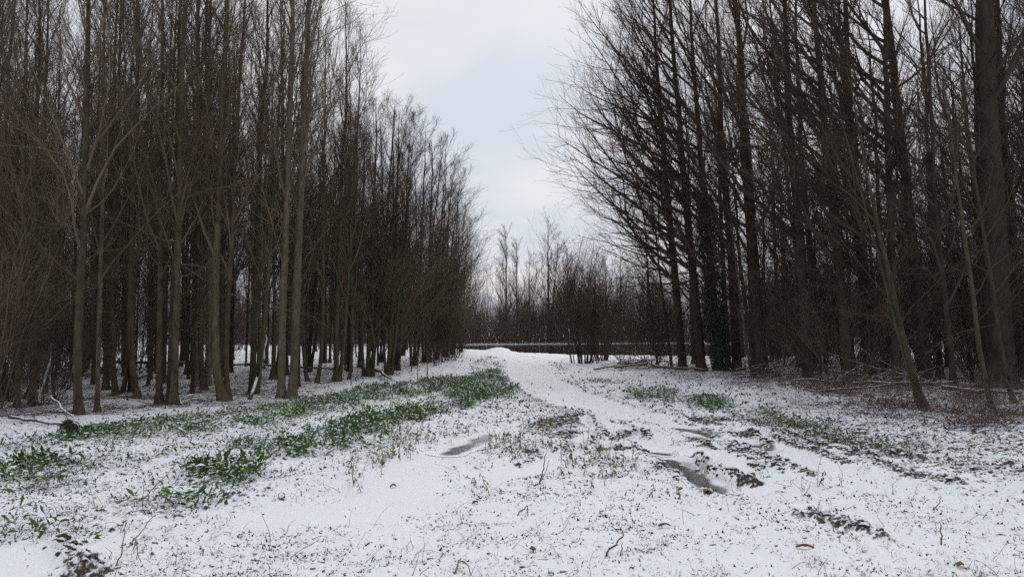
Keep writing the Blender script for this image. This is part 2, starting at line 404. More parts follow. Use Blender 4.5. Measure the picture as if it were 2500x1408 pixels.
# --- trees of the left wood one can point at: proto, base pixel, scale, spin, label
LT = [
 ('single_a', 195, 1010, 0.92, 0.0, 'straight brown tree with flared foot standing furthest forward at the green strip'),
 ('pole_a', 236, 1003, 1.0, 0.6, 'thin pale pole tree beside the foremost flared trunk'),
 ('single_b', 42, 996, 0.75, 1.0, 'dark slim tree beside the thicket at the photo left edge'),
 ('pole_b', 75, 992, 1.1, 2.4, 'slim greenish tree with a leaning dead stick at its foot'),
 ('bowed', 5, 978, 0.85, 0.2, 'tree leaning in from the left border of the photo'),
 ('single_c', 285, 962, 0.95, 3.0, 'brown single trunk just behind the thin pale pole'),
 ('single_b', 258, 950, 0.98, 4.0, 'dark straight trunk behind the pale pole tree'),
 ('coppice', 314, 958, 0.95, 0.1, 'clump of four thin stems spreading from one stool'),
 ('triple', 402, 986, 0.98, 0.0, 'three thick stems rising together from one brown foot'),
 ('pole_b', 470, 962, 0.9, 5.0, 'very thin stem between the triple tree and the bowed trunk'),
 ('single_c', 500, 953, 1.05, 2.9, 'trunk with its foot swept sideways behind the bowed tree'),
 ('bowed', 548, 978, 1.05, 0.0, 'thick tree with a strongly bowed foot and a paler second stem'),
 ('fork', 616, 963, 1.0, 0.1, 'forked greenish tree with a slanting second stem'),
 ('pale_pair', 700, 970, 1.0, 0.0, 'pair of pale grey trunks rising high from one foot'),
 ('single_b', 727, 945, 0.85, 0.3, 'dark trunk close behind the pale pair'),
 ('single_c', 752, 930, 0.8, 3.3, 'slim curved tree to the right of the pale pair'),
 ('single_c', 772, 936, 0.85, 0.0, 'tree with a curved foot between the pale pair and the forked green tree'),
 ('fork', 820, 932, 1.0, 0.0, 'moss green forked tree at the corner of the left wood'),
 ('pole_b', 852, 925, 0.95, 3.2, 'short leaning stem beside the moss green forked tree'),
 ('edge_a', 897, 918, 0.95, 0.3, 'two stemmed dark tree over the fallen pole'),
 ('edge_b', 948, 915, 0.95, -0.3, 'dark mossy tree at the inner end of the fallen pole'),
 ('edge_a', 968, 905, 1.0, 2.8, 'dark twin tree just behind the fallen pole'),
 ('edge_b', 1010, 893, 1.05, 0.2, 'dense dark tree behind the row of red saplings'),
 ('edge_a', 1040, 885, 1.05, 0.0, 'tall twiggy twin tree half way along the wood edge'),
 ('edge_b', 1065, 878, 1.04, 0.4, 'densely twigged tree leaning out over the ride'),
 ('edge_a', 1085, 871, 0.95, -0.2, 'dark twin tree above the reddish bushes'),
 ('edge_b', 1105, 865, 0.88, 0.1, 'twiggy tree next to last along the left wood edge'),
 ('edge_b', 1125, 860, 0.74, -0.1, 'last small tree of the left wood edge before the river'),
]
RT = [
 ('poplar_b', 1668, 903, 0.95, 0.05, 'foremost poplar of the far right group with limbs arching over the ride'),
 ('dark_b', 1605, 893, 0.62, 0.2, 'low twiggy tree standing left of the foremost poplar'),
 ('dark_b', 1640, 898, 0.7, -0.3, 'dense low tree close before the foremost poplar'),
 ('poplar_b', 1714, 905, 1.05, -0.35, 'tall dark poplar just left of the ivy covered trunk'),
 ('poplar_c', 1800, 905, 1.0, 0.1, 'straight dark poplar just right of the ivy covered trunk'),
 ('poplar_a', 1862, 912, 1.0, 0.15, 'dark poplar second to the right of the ivy covered trunk'),
 ('dark_b', 1842, 918, 0.8, 0.0, 'thin leaning greenish tree before the second poplar right of the ivy'),
 ('poplar_c', 1975, 930, 0.92, -0.1, 'dark poplar behind the brush heap'),
 ('poplar_b', 2075, 935, 0.95, 0.1, 'leaning dark poplar standing behind the brown bramble'),
 ('poplar_c', 2125, 925, 0.95, 0.0, 'dark poplar half hidden behind the leaning one'),
 ('dark_a', 2190, 940, 1.1, 0.2, 'slimmer dark tree behind the green forked sapling'),
 ('poplar_b', 2265, 938, 1.0, -0.1, 'dark leaning trunk just right of the green forked sapling'),
 ('poplar_big', 2440, 945, 1.0, 0.0, 'thickest trunk of the right wood near the photo edge'),
 ('dark_b', 2330, 950, 1.0, 0.3, 'leaning thin dark tree left of the thickest trunk'),
]

def soft_polys(X, Y, polys, r=0.22, warp=1.0):
    """weight of soft-edged areas, sampled only where they can lie"""
    d = np.zeros(X.shape); k = (Y > 3.5) & (Y < 52) & (np.abs(X) < 14)
    x, y = X[k], Y[k]; acc = np.zeros(x.shape)
    wx = x + warp * 0.25 * perlin(x * 0.9, y * 0.9, 5); wy = y + warp * 0.5 * perlin(x * 0.7 + 9, y * 0.7, 6)
    for ox, oy in ((0, 0), (r, r), (-r, r), (r, -r), (-r, -r)):
        m = np.zeros(x.shape)
        for P, w in polys: m = np.maximum(m, w * in_poly(wx + ox, wy + oy * 1.5, P))
        acc += m / 5
    d[k] = acc; return d
def crop_mask(X, Y): return soft_polys(X, Y, CROPW)

def wood_mask(X, Y):
    l = sstep(0.6, -1.2, X - np.interp(Y, LEFT_EDGE[:, 0], LEFT_EDGE[:, 1]))
    r = sstep(-0.6, 1.2, X - np.interp(Y, RIGHT_EDGE[:, 0], RIGHT_EDGE[:, 1]))
    return l, r

def smooth_mask(X, Y, depth=False):
    s = np.zeros(X.shape); dp = np.zeros(X.shape)
    wob = 0.10 * perlin(X * 2.2, Y * 2.2, 31) + 0.05 * perlin(X * 6, Y * 6, 32)
    for P, w, h in RUTS:
        d = dist_poly(X, Y, P) + wob
        s = np.maximum(s, sstep(w, w * 0.72, d)); dp = np.maximum(dp, h * sstep(w * 1.25, w * 0.6, d))
    return (s, dp) if depth else s

def height(X, Y, full=False):
    X = np.asarray(X, float); Y = np.asarray(Y, float)
    yb = np.interp(X, NEAR_BANK[:, 0], NEAR_BANK[:, 1]); yf = np.interp(X, FAR_BANK[:, 0], FAR_BANK[:, 1])
    wob = 0.9 * perlin(X * 0.22, Y * 0.05, 3)
    z = -1.3 * sstep(0, 1.6, Y - yb + wob) + 0.68 * sstep(-1.0, 0.4, Y - yf + wob)
    near = sstep(90, 40, Y)
    sm, dp = smooth_mask(X, Y, True)
    cm = crop_mask(X, Y)
    wl_, wr_ = wood_mask(X, Y)
    rough = 1 - sm
    z = z + 0.05 * fbm(X * 0.16, Y * 0.16, 1, 2) * near
    z = z + 0.05 * fbm(X * 0.9, Y * 0.9, 2, 2) * (np.maximum(wl_, wr_)) * near
    bumps = 0.028 * fbm(X * 2.2, Y * 2.2, 11, 2) + 0.019 * fbm(X * 8, Y * 11, 12, 3)
    spike = np.maximum(perlin(X * 13, Y * 15, 13) - 0.22, 0) * 0.085      # small buried things
    patch = sstep(-0.25, 0.45, fbm(X * 0.55, Y * 0.55, 44, 2))
    bumps = bumps + spike * (0.35 + 0.9 * patch)
    z = z + bumps * rough * near
    cb = np.abs(fbm(X * 3.2, Y * 3.2, 21, 3))
    z = z + np.minimum(cm, 1) * (0.01 + 0.08 * cb) * rough
    z = z - dp
    # ploughed-looking ground on the right-hand side
    pl = sstep(0.2, 1.5, X - np.interp(Y, [0, 9, 14, 22], [5.0, 3.2, 4.3, 5.0])) * (Y < 24)
    z = z + pl * 0.045 * fbm((X + 0.5 * Y) * 2.3, (Y - 0.3 * X) * 6.5, 23, 3)
    rg = np.zeros(X.shape)
    lump = np.clip(0.55 - 1.5 * np.abs(perlin(X * 6.5 + 0.15 * perlin(X * 20, Y * 20, 29), Y * 7.5, 27)), 0, 1) + 0.35 * perlin(X * 16, Y * 16, 28)
    for P, w, h in RIDGES:
        d = dist_poly(X, Y, P)
        m = np.exp(-(d / w) ** 2)
        z = z + 1.35 * h * m * (0.25 + 1.5 * lump); rg = np.maximum(rg, m)
    z = z + 0.30 * np.exp(-((X - MOUND[0]) / 0.9) ** 2 - ((Y - MOUND[1]) / 1.2) ** 2)
    if full: return z, sm, cm, rg, wl_, wr_, pl
    return z

# ------------------------------------------------------------------ the ground sheet
def build_ground():
    rows = np.concatenate([np.linspace(2.6, 8, 200, endpoint=False), np.linspace(8, 14.5, 240, endpoint=False), 14.5 * (170 / 14.5) ** (np.linspace(0, 1, 170) ** 1.25)])
    Yr = np.concatenate([[-150, -80, -40, -20, -8, 0, 1.5], rows, [190, 230, 300, 420, 700, 1200, 2200]])
    u = np.linspace(-0.77, 0.77, 520)
    u = np.concatenate([[-30, -12, -5, -2.4, -1.5, -1.15, -0.95], u, [0.95, 1.15, 1.5, 2.4, 5, 12, 30]])
    W = np.maximum(Yr, 0) + 2.2
    X = u[None, :] * W[:, None]; Y = np.broadcast_to(Yr[:, None], X.shape).copy()
    z, sm, cm, rg, wl_, wr_, pl = height(X, Y, True)
    dzx = np.gradient(z, axis=1) / np.maximum(np.gradient(X, axis=1), 1e-6)
    dzy = np.gradient(z, axis=0) / np.maximum(np.gradient(Y, axis=0), 1e-6)
    slope = np.hypot(dzx, dzy)
    face = dzy                                        # slopes rising away from the camera get more soil colour
    bare = sstep(0.30, 0.75, slope) * 0.20 + sstep(0.2, 0.6, face) * 0.10
    brk = sstep(-0.25, 0.3, perlin(X * 5, Y * 5, 58))
    bare = bare * (1 - 0.8 * sm) + rg * 0.13 + (0.16 + 0.26 * rg) * sstep(0.10, 0.45, face) * brk * sstep(0.02, 0.15, rg + 4 * sm * (1 - sm)) * (X > -1.5) + 0.20 * sstep(0.15, 0.6, rg) * sstep(0.30, 0.75, slope)
    bare += 0.04 * np.minimum(cm, 1) + 0.03 * pl + 0.07 * wr_ * (Y < 60) + 0.03 * wl_ * (Y < 80)
    bare += (soft_polys(X, Y, BAREW, 0.35, 1.6) + 0.285 * sstep(60, 40, Y) + 0.11 * fbm(X * 0.7, Y * 0.7, 51, 3)) * (1 - sm)
    foot = np.zeros(X.shape)                          # leaf litter round the feet of the front trees, kept open by the trunks
    for _, px, py, *_r in LT + RT:
        fx, fy = G(px, py); foot = np.maximum(foot, np.exp(-((X - fx) / 0.42) ** 2 - ((Y - fy + 0.12) / 0.5) ** 2))
    bare += 0.20 * foot
    yb = np.interp(X, NEAR_BANK[:, 0], NEAR_BANK[:, 1]); yf = np.interp(X, FAR_BANK[:, 0], FAR_BANK[:, 1])
    bare = np.minimum(bare, 0.62)
    bare = np.where((Y > yb + 0.2) & (Y < yf - 0.8), 1.0, bare)
    nr, nc = X.shape
    i = np.arange(nr - 1)[:, None] * nc + np.arange(nc - 1)[None, :]
    Q = np.stack([i, i + 1, i + nc + 1, i + nc], -1).reshape(-1, 4)
    mb = MB(); mb.add(np.stack([X, Y, z], -1).reshape(-1, 3), Q, A=np.clip(bare, 0, 1))
    tag(link('ground', mb.mesh('ground', M['ground'], True, 'bare')), 'snow covered open ride and woodland floor with brown soil showing through', None, None, 'structure')
build_ground()

# the river across the end of the ride
def build_river():
    xs = np.linspace(-200, 200, 60)
    yb = np.interp(xs, NEAR_BANK[:, 0], NEAR_BANK[:, 1]) - 2.0; yf = np.interp(xs, FAR_BANK[:, 0], FAR_BANK[:, 1]) + 3.0
    V = np.concatenate([np.stack([xs, yb, np.full(60, -0.72)], -1), np.stack([xs, yf, np.full(60, -0.72)], -1)])
    Q = [(i, i + 1, 61 + i, 60 + i) for i in range(59)]
    mb = MB(); mb.add(V, Q)
    tag(link('river', mb.mesh('river', M['water'])), 'dark still river reflecting the far trees', None, None, 'structure')
build_river()

# frozen puddles in the ruts
PUDDLES = [([(1095, 1108), (1140, 1088), (1200, 1060)], 0.27, 'small grey frozen puddle in the rut beside the green strip'),
           ([(1655, 1040), (1700, 1046), (1735, 1057)], 0.25, 'upper grey ice puddle furthest along the right ruts'), ([(1700, 1062), (1770, 1072), (1868, 1089)], 0.24, 'long grey ice puddle between the upper mud ridges'),
           ([(1640, 1077), (1725, 1077)], 0.08, 'narrow line of grey ice left of the long puddle'),
           ([(1630, 1118), (1668, 1135), (1705, 1160), (1752, 1198)], 0.24, 'dark tapering ice puddle running down between two mud ridges'),
           ([(1590, 1098), (1625, 1102)], 0.16, 'thin grey ice patch beside the forked ruts')]
def build_puddles():
    for pn, (pts, w, lab) in enumerate(PUDDLES):
        P = GP(pts); c = P.mean(0)
        n = 28; lo = P.min(0) - w * 1.3; hi = P.max(0) + w * 1.3
        gx, gy = np.meshgrid(np.linspace(lo[0], hi[0], n * 2), np.linspace(lo[1], hi[1], n * 2))
        d = dist_poly(gx, gy, P) + 0.12 * perlin(gx * 2.5, gy * 2.5, 61)
        zz = height(gx, gy) + 0.006
        dust = sstep(w * 0.20, w * 1.0, d) * 1.1 + (0.25 if pn == 0 else 0.0)
        keep = d < w * 1.15
        ii = np.arange(2 * n * 2 * n).reshape(2 * n, 2 * n)
        k = keep[:-1, :-1] & keep[1:, :-1] & keep[:-1, 1:] & keep[1:, 1:]
        Q = np.stack([ii[:-1, :-1][k], ii[:-1, 1:][k], ii[1:, 1:][k], ii[1:, :-1][k]], -1)
        V = np.stack([gx, gy, zz], -1).reshape(-1, 3)
        used = np.unique(Q); mp = np.full(len(V), -1); mp[used] = np.arange(len(used))
        mb = MB(); mb.add(V[used], mp[Q], A=dust.reshape(-1)[used])
        tag(link('frozen_puddle', mb.mesh('frozen_puddle', M['ice'], True, 'dust')), lab, 'puddle', 'frozen puddles in the ruts')
build_puddles()

# ------------------------------------------------------------------ trees
def rand_perp(T, rng, bias=None):
    v = rng.normal(size=T.shape)
    if bias is not None: v = v * 0.9 + bias
    v = v - (v * T).sum(-1, keepdims=True) * T
    return norm(v)

def grow(P, R, rng, n, t0, t1, ang, length, K, up=0.4, wig=0.12, rmul=0.55, rtip=0.0022, bias=None, taper=0.6, rmax=None, droop=0.0, lr=0.0105, lmax=1.8):
    """n children on every parent polyline; length(t, parent length)"""
    N, Kp, _ = P.shape
    plen = np.linalg.norm(np.diff(P, axis=1), axis=2).sum(1)
    t = (np.arange(n)[None, :] + rng.random((N, n))) / n
    t = t0 + (t1 - t0) * t
    f = t * (Kp - 1); i = np.minimum(f.astype(int), Kp - 2); w = (f - i)[..., None]
    ar = np.arange(N)[:, None]
    A = P[ar, i]; B = P[ar, i + 1]
    p0 = (A + (B - A) * w).reshape(-1, 3); T = norm((B - A).reshape(-1, 3))
    r0 = (R[ar, i] * (1 - w[..., 0]) + R[ar, i + 1] * w[..., 0]).reshape(-1)
    tt = t.reshape(-1); L = length(tt, np.repeat(plen, n)) * np.clip(rng.normal(0.92, 0.33, N * n), 0.25, lmax)
    a = np.radians(rng.normal(ang, ang * 0.22, N * n) if not callable(ang) else ang(tt) * rng.uniform(0.75, 1.25, N * n))
    d = np.cos(a)[:, None] * T + np.sin(a)[:, None] * rand_perp(T, rng, bias)
    M_ = N * n
    out = np.empty((M_, K, 3)); out[:, 0] = p0
    p = p0.copy(); step = (L / (K - 1))[:, None]
    for k in range(1, K):
        d = norm(d + rng.normal(size=d.shape) * wig + np.array([0, 0, 1.0]) * (up - droop * k / K) / (K - 1))
        p = p + d * step; out[:, k] = p
    rr = np.minimum(r0 * rmul, 0.004 + L * lr)
    if rmax: rr = np.minimum(rr, rmax)
    s = np.linspace(0, 1, K)[None, :] ** taper
    RR = np.maximum(rr[:, None] * (1 - s) + rtip * s, rtip)
    return out, RR

def stem_poly(rng, H, r0, lean=(0, 0), curve=0.0, wander=0.11, K=20, base=(0, 0), bow=(0, 0)):
    z = np.concatenate([[0.0, 0.06, 0.14, 0.28, 0.55], H * np.linspace(0, 1, K - 4)[1:] ** 1.1]); z = np.sort(np.where((z > 0.3) & (z < 1.0), np.clip(z, 0.55, 1.0), z))
    P = np.zeros((K, 3)); P[:, 2] = z
    wx = np.cumsum(rng.normal(size=K)) * wander * np.sqrt(H / K) * 0.35; wy = np.cumsum(rng.normal(size=K)) * wander * np.sqrt(H / K) * 0.35
    u = z / H
    P[:, 0] = base[0] + lean[0] * z + wx * u + bow[0] * np.exp(-(z / 0.7)) - bow[0]
    P[:, 1] = base[1] + lean[1] * z + wy * u + bow[1] * np.exp(-(z / 0.7)) - bow[1]
    P[0, 2] = -0.12
    R = r0 * (1 - u) ** 0.75 + 0.006
    R = R * (1 + 0.75 * np.exp(-np.maximum(z, 0) / 0.13))
    return P, R

def trunk_mesh(name, P, R, mat, rng, S=10):
    K = len(P)
    # denser base rings give a flare
    th = np.arange(S) / S * 2 * PI
    lobes = 1 + 0.22 * np.sin(3 * th + rng.uniform(0, 6))[None, :] * np.exp(-np.maximum(P[:, 2], 0) / 0.3)[:, None] + 0.05 * rng.normal(size=(K, S))
    V, Q = tubes(P[None], (R[:, None] * lobes)[None], S)
    mb = MB(); mb.add(V, Q)
    return mb.mesh(name, mat, True)

def crown_mesh(name, mat, levels):
    mb = MB()
    for P, R, S in levels:
        V, Q = tubes(P, R, S); mb.add(V, Q)
    return mb.mesh(name, mat, True)

def proto_slender(seed, stems, matT, matC, n1=26, n2=9, n3=7, dead=10, l1=0.34, t0=0.26, ang=23, mul3=1.0, rt=1.0):
    """upright poplar or alder of the left wood; stems = list of (H, r0, lean, base, bow)"""
    rng = np.random.default_rng(seed)
    trunks = []; lv = []
    for (H, r0, lean, base, bow) in stems:
        P, R = stem_poly(rng, H, r0, lean, base=base, bow=bow)
        trunks.append(trunk_mesh('trunk', P, R, matT, rng))
        PP, RR = P[None, 4:], R[None, 4:]
        a1 = lambda t: ang * (1.15 - 0.35 * t)
        B1, R1 = grow(PP, RR, rng, n1, t0, 0.985, a1, lambda t, L: L * l1 * (1.25 - 1.0 * t), 8, up=0.28, wig=0.11, rmul=0.6, rtip=0.004 * rt)
        B2, R2 = grow(B1, R1, rng, n2, 0.15, 1.0, 28, lambda t, L: L * 0.46 * (1.15 - 0.7 * t), 5, up=0.32, wig=0.15, rmul=0.6, rtip=0.003 * rt)
        B3, R3 = grow(B2, R2, rng, n3, 0.1, 1.0, 38, lambda t, L: (0.14 + L * 0.42) * (1.2 - 0.6 * t) * mul3, 3, up=0.25, wig=0.15, rmul=0.7, rtip=0.0025 * rt)
        D1, DR1 = grow(PP, RR, rng, dead, 0.22, 0.62, 68, lambda t, L: 0.6 + 0 * t + rng.random(t.shape) * 1.7, 6, up=0.1, wig=0.16, rmul=0.3, rtip=0.003)
        D2, DR2 = grow(D1, DR1, rng, 12, 0.2, 1.0, 45, lambda t, L: L * 0.4, 4, up=0.1, wig=0.16, rmul=0.7, rtip=0.0025)
        lv += [(B1, R1, 5), (B2, R2, 3), (B3, R3, 3), (D1, DR1, 4), (D2, DR2, 3)]
    return trunks, crown_mesh('crown', matC, lv)

def proto_spreading(seed, H, r0, lean, matT, matC, bias=(-1.2, -0.2, 0.1), n1=32, n2=11, n3=9, n4=0, l1=0.31, t0=0.28, ang=50, low=12, up1=0.70, wander=0.17, lr1=0.0115):
    """big poplar of the right wood, limbs thrown out towards the open ride"""
    rng = np.random.default_rng(seed)
    P, R = stem_poly(rng, H, r0, lean, K=24, wander=wander)
    trunks = [trunk_mesh('trunk', P, R, matT, rng, 12)]
    PP, RR = P[None, 4:], R[None, 4:]; bs = np.array(bias)
    B1, R1 = grow(PP, RR, rng, n1, t0, 0.97, lambda t: ang * (1.25 - 0.5 * t), lambda t, L: L * l1 * (1.25 - 0.9 * t), 10, up=up1, wig=0.11, rmul=0.6, rtip=0.006, bias=bs, taper=0.85, lr=lr1, lmax=1.15)
    B2, R2 = grow(B1, R1, rng, n2, 0.12, 1.0, 32, lambda t, L: L * 0.46 * (1.15 - 0.75 * t), 7, up=0.45, wig=0.12, rmul=0.65, rtip=0.004)
    B3, R3 = grow(B2, R2, rng, n3, 0.1, 1.0, 36, lambda t, L: (0.15 + L * 0.42) * (1.2 - 0.6 * t), 4, up=0.3, wig=0.12, rmul=0.7, rtip=0.003)
    D1, DR1 = grow(PP, RR, rng, low, 0.18, 0.5, 78, lambda t, L: 1.2 + rng.random(t.shape) * 3.0, 8, up=-0.1, wig=0.13, rmul=0.22, rtip=0.004, bias=bs * 0.6)
    D2, DR2 = grow(D1, DR1, rng, 11, 0.15, 1.0, 42, lambda t, L: L * 0.38, 5, up=0.05, wig=0.14, rmul=0.7, rtip=0.003)
    D3, DR3 = grow(D2, DR2, rng, 5, 0.15, 1.0, 40, lambda t, L: 0.1 + L * 0.4, 3, up=0.1, wig=0.15, rmul=0.7, rtip=0.0025)
    return trunks, crown_mesh('crown', matC, [(B1, R1, 6), (B2, R2, 4), (B3, R3, 3), (D1, DR1, 4), (D2, DR2, 3), (D3, DR3, 3)])

def proto_bush(seed, n, H, spread, matC, r=0.018, n2=12, n3=6, up=0.5, base=0.35, wig=0.08, rt=1.0):
    """many-stemmed shrub: stems from one stool, then twigs"""
    rng = np.random.default_rng(seed)
    K = 9; a = rng.uniform(0, 2 * PI, n); s = spread * np.sqrt(rng.random(n))
    d = norm(np.stack([np.cos(a) * s, np.sin(a) * s, np.ones(n)], -1))
    p = np.stack([np.cos(a) * base * rng.random(n), np.sin(a) * base * rng.random(n), np.full(n, -0.05)], -1)
    L = H * rng.uniform(0.6, 1.1, n)
    P = np.empty((n, K, 3)); P[:, 0] = p
    for k in range(1, K):
        d = norm(d + rng.normal(size=d.shape) * wig + np.array([0, 0, up / K])); p = p + d * (L / (K - 1))[:, None]; P[:, k] = p
    R = r * rng.uniform(0.6, 1.3, n)[:, None] * (1 - np.linspace(0, 1, K)[None] * 0.85)
    B2, R2 = grow(P, R, rng, n2, 0.2, 1.0, 34, lambda t, Lp: Lp * 0.30 * (1.2 - 0.6 * t), 5, up=0.35, wig=0.12, rmul=0.6, rtip=0.0025 * rt)
    B3, R3 = grow(B2, R2, rng, n3, 0.1, 1.0, 40, lambda t, Lp: 0.08 + Lp * 0.42, 3, up=0.2, wig=0.16, rmul=0.7, rtip=0.0022 * rt)
    V, Q = tubes(P, R, 5); mb = MB(); mb.add(V, Q); stems = mb.mesh('stem', matC, True)
    return [stems], crown_mesh('twigs', matC, [(B2, R2, 3), (B3, R3, 3)])

def place(kind, proto, loc, rz, sc, label, cat, group=None, names=('trunk', 'crown')):
    e = link(kind, None, None, loc, rz, sc); e.empty_display_size = 0.3
    tag(e, label, cat, group)
    for tm in proto[0]: link(names[0], tm, e)
    link(names[1], proto[1], e)
    return e

def gz(x, y): return float(height(np.array([x]), np.array([y]))[0])

B_, BP, BD, BG = M['bark'], M['bark_pale'], M['bark_dark'], M['bark_green']
TW, TD, TR, TO = M['twig'], M['twig_dark'], M['twig_red'], M['twig_olive']
z2 = (0, 0)
PR = {}
PR['single_a'] = proto_slender(101, [(13.5, 0.082, (0.006, 0.0), z2, (0.10, 0))], B_, TW)
PR['single_b'] = proto_slender(102, [(13.0, 0.075, (-0.008, 0.004), z2, z2)], B_, TW, ang=30)
PR['single_c'] = proto_slender(103, [(12.5, 0.067, (0.012, -0.006), z2, (-0.22, 0.05))], B_, TW, n1=24)
PR['bowed'] = proto_slender(104, [(13.0, 0.090, (0.010, 0.0), z2, (0.30, 0)), (11.5, 0.055, (0.05, 0.01), (0.10, 0.05), (0.2, 0))], B_, TW, n1=18)
PR['pale_pair'] = proto_slender(105, [(14.5, 0.090, (0.006, 0.0), (-0.11, 0), (0.05, 0)), (14.8, 0.098, (0.020, -0.004), (0.13, -0.05), (-0.05, 0))], BP, TW, n1=20, t0=0.33)
PR['triple'] = proto_slender(106, [(12.5, 0.067, (-0.014, 0), (-0.13, 0), z2), (12.0, 0.055, (0.006, 0.02), (0.05, 0.1), z2), (13.0, 0.082, (0.012, -0.004), (0.2, 0), z2)], B_, TW, n1=17, n3=7)
PR['coppice'] = proto_slender(107, [(11.5, 0.051, (-0.04, 0.01), (-0.16, 0), (-0.2, 0)), (12.0, 0.055, (-0.006, 0.02), (0, 0.1), z2), (11.0, 0.047, (0.035, 0), (0.12, 0), (0.15, 0)), (10.5, 0.043, (0.06, -0.01), (0.22, -0.05), (0.25, 0))], B_, TW, n1=15, n3=7)
PR['fork'] = proto_slender(108, [(12.0, 0.078, (-0.004, 0), z2, z2), (10.5, 0.055, (0.07, 0.01), (0.08, 0), (-0.1, 0))], BG, TW, n1=20)
PR['pole_a'] = proto_slender(109, [(11.0, 0.043, (0.0, 0.01), z2, z2)], BP, TW, n1=20, n3=6)
PR['pole_b'] = proto_slender(110, [(10.5, 0.047, (0.02, 0.0), z2, (0.15, 0))], BG, TW, n1=22, n3=6, t0=0.2)
PR['edge_a'] = proto_slender(111, [(10.2, 0.080, (0.03, -0.01), z2, z2), (10.0, 0.060, (0.085, -0.02), (0.12, 0), z2), (9.6, 0.055, (-0.05, 0.03), (-0.12, 0.05), z2), (9.0, 0.05, (0.14, 0.02), (0.2, 0), (0.1, 0))], BG, TW, n1=19, n2=8, n3=7, t0=0.14, ang=33, l1=0.38)
PR['edge_b'] = proto_slender(112, [(9.8, 0.070, (0.055, -0.02), z2, z2), (9.2, 0.055, (0.13, -0.03), (0.1, 0.05), z2), (8.8, 0.045, (-0.06, -0.04), (-0.1, 0), z2)], BG, TW, n1=22, n2=9, n3=7, t0=0.10, ang=35, l1=0.38)

PR['poplar_a'] = proto_spreading(201, 19.0, 0.20, (-0.075, -0.01), BD, TD, n2=10, n3=8)
PR['poplar_b'] = proto_spreading(202, 17.5, 0.17, (-0.085, 0.0), BD, TD, bias=(-1.7, -0.35, 0.15), n1=34, n2=11, n3=9, l1=0.41, t0=0.24, ang=47, up1=0.52, lr1=0.0155)
PR['poplar_c'] = proto_spreading(203, 18.5, 0.17, (-0.050, -0.01), BD, TD, n1=26, n2=9, n3=7, l1=0.32, ang=44)
PR['poplar_big'] = proto_spreading(204, 21.0, 0.40, (-0.020, -0.01), BD, TD, n1=20, n2=9, n3=6, l1=0.34, ang=46)
PR['dark_a'] = proto_spreading(205, 14.0, 0.11, (-0.06, 0.0), BD, TD, bias=(-0.8, -0.3, 0), n1=22, n2=8, n3=6, l1=0.30, t0=0.2, ang=40, low=12)
PR['dark_b'] = proto_spreading(206, 12.5, 0.085, (-0.11, -0.01), BD, TD, bias=(-0.6, -0.2, 0), n1=22, n2=8, n3=6, l1=0.32, t0=0.18, ang=44, low=12)

PR['sapling'] = proto_slender(301, [(7.0, 0.055, (-0.16, 0.0), z2, (0.2, 0)), (6.0, 0.035, (-0.22, 0.02), (-0.08, 0.05), (0.1, 0))], BG, TO, n1=9, n2=6, n3=4, dead=4, l1=0.34, t0=0.25, ang=48)
PR['sapling_b'] = proto_slender(302, [(7.5, 0.05, (-0.11, 0.0), z2, (0.15, 0))], BG, TO, n1=10, n2=6, n3=4, dead=5, l1=0.34, t0=0.25, ang=50)
PR['whip'] = proto_slender(303, [(3.0, 0.016, (0.03, 0.0), z2, z2)], TR, TR, n1=14, n2=5, n3=3, dead=3, l1=0.24, t0=0.15, ang=36)
PR['coppice_clump'] = proto_bush(401, 24, 5.9, 0.30, TO, r=0.034, n2=9, n3=5, base=0.75)
PR['thicket_a'] = proto_bush(402, 24, 4.2, 0.75, TW, r=0.015, n2=14, n3=7, base=0.6, wig=0.12)
PR['thicket_b'] = proto_bush(403, 20, 3.2, 0.95, TR, r=0.012, n2=14, n3=7, base=0.5, wig=0.14)
PR['red_bush'] = proto_bush(404, 18, 1.7, 0.7, TR, r=0.009, n2=9, n3=4, base=0.25, wig=0.12)
PR['broom'] = proto_bush(405, 40, 2.6, 0.55, TO, r=0.009, n2=8, n3=4, base=0.4, wig=0.08)
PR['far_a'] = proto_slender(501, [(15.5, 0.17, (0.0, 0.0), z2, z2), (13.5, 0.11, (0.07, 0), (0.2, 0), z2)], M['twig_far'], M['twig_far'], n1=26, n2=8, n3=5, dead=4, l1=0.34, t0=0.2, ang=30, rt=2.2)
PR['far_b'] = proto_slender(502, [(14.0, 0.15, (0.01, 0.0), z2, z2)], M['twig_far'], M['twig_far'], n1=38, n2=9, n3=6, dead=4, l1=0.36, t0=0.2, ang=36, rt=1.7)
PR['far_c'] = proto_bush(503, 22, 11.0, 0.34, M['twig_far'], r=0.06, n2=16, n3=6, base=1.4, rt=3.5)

taken = []
for i, (pr, px, py, s, rz, lab) in enumerate(LT):
    x, y = G(px, py); taken.append((x, y))
    place('bare_tree', PR[pr], (x, y, gz(x, y) - 0.02), rz, s, lab, 'tree', 'trees along the front of the left wood')

for pr, px, py, s, rz, lab in RT:
    x, y = G(px, py); taken.append((x, y))
    place('poplar_tree', PR[pr], (x, y, gz(x, y) - 0.02), rz, s, lab, 'tree', 'trees along the front of the right wood')
x, y = G(1757, 905); taken.append((x, y))
ivy_tree = place('poplar_tree', PR['poplar_b'], (x, y, gz(x, y) - 0.02), 0.2, 0.97, 'poplar with its lower trunk wrapped in dark evergreen ivy', 'tree', 'trees along the front of the right wood')

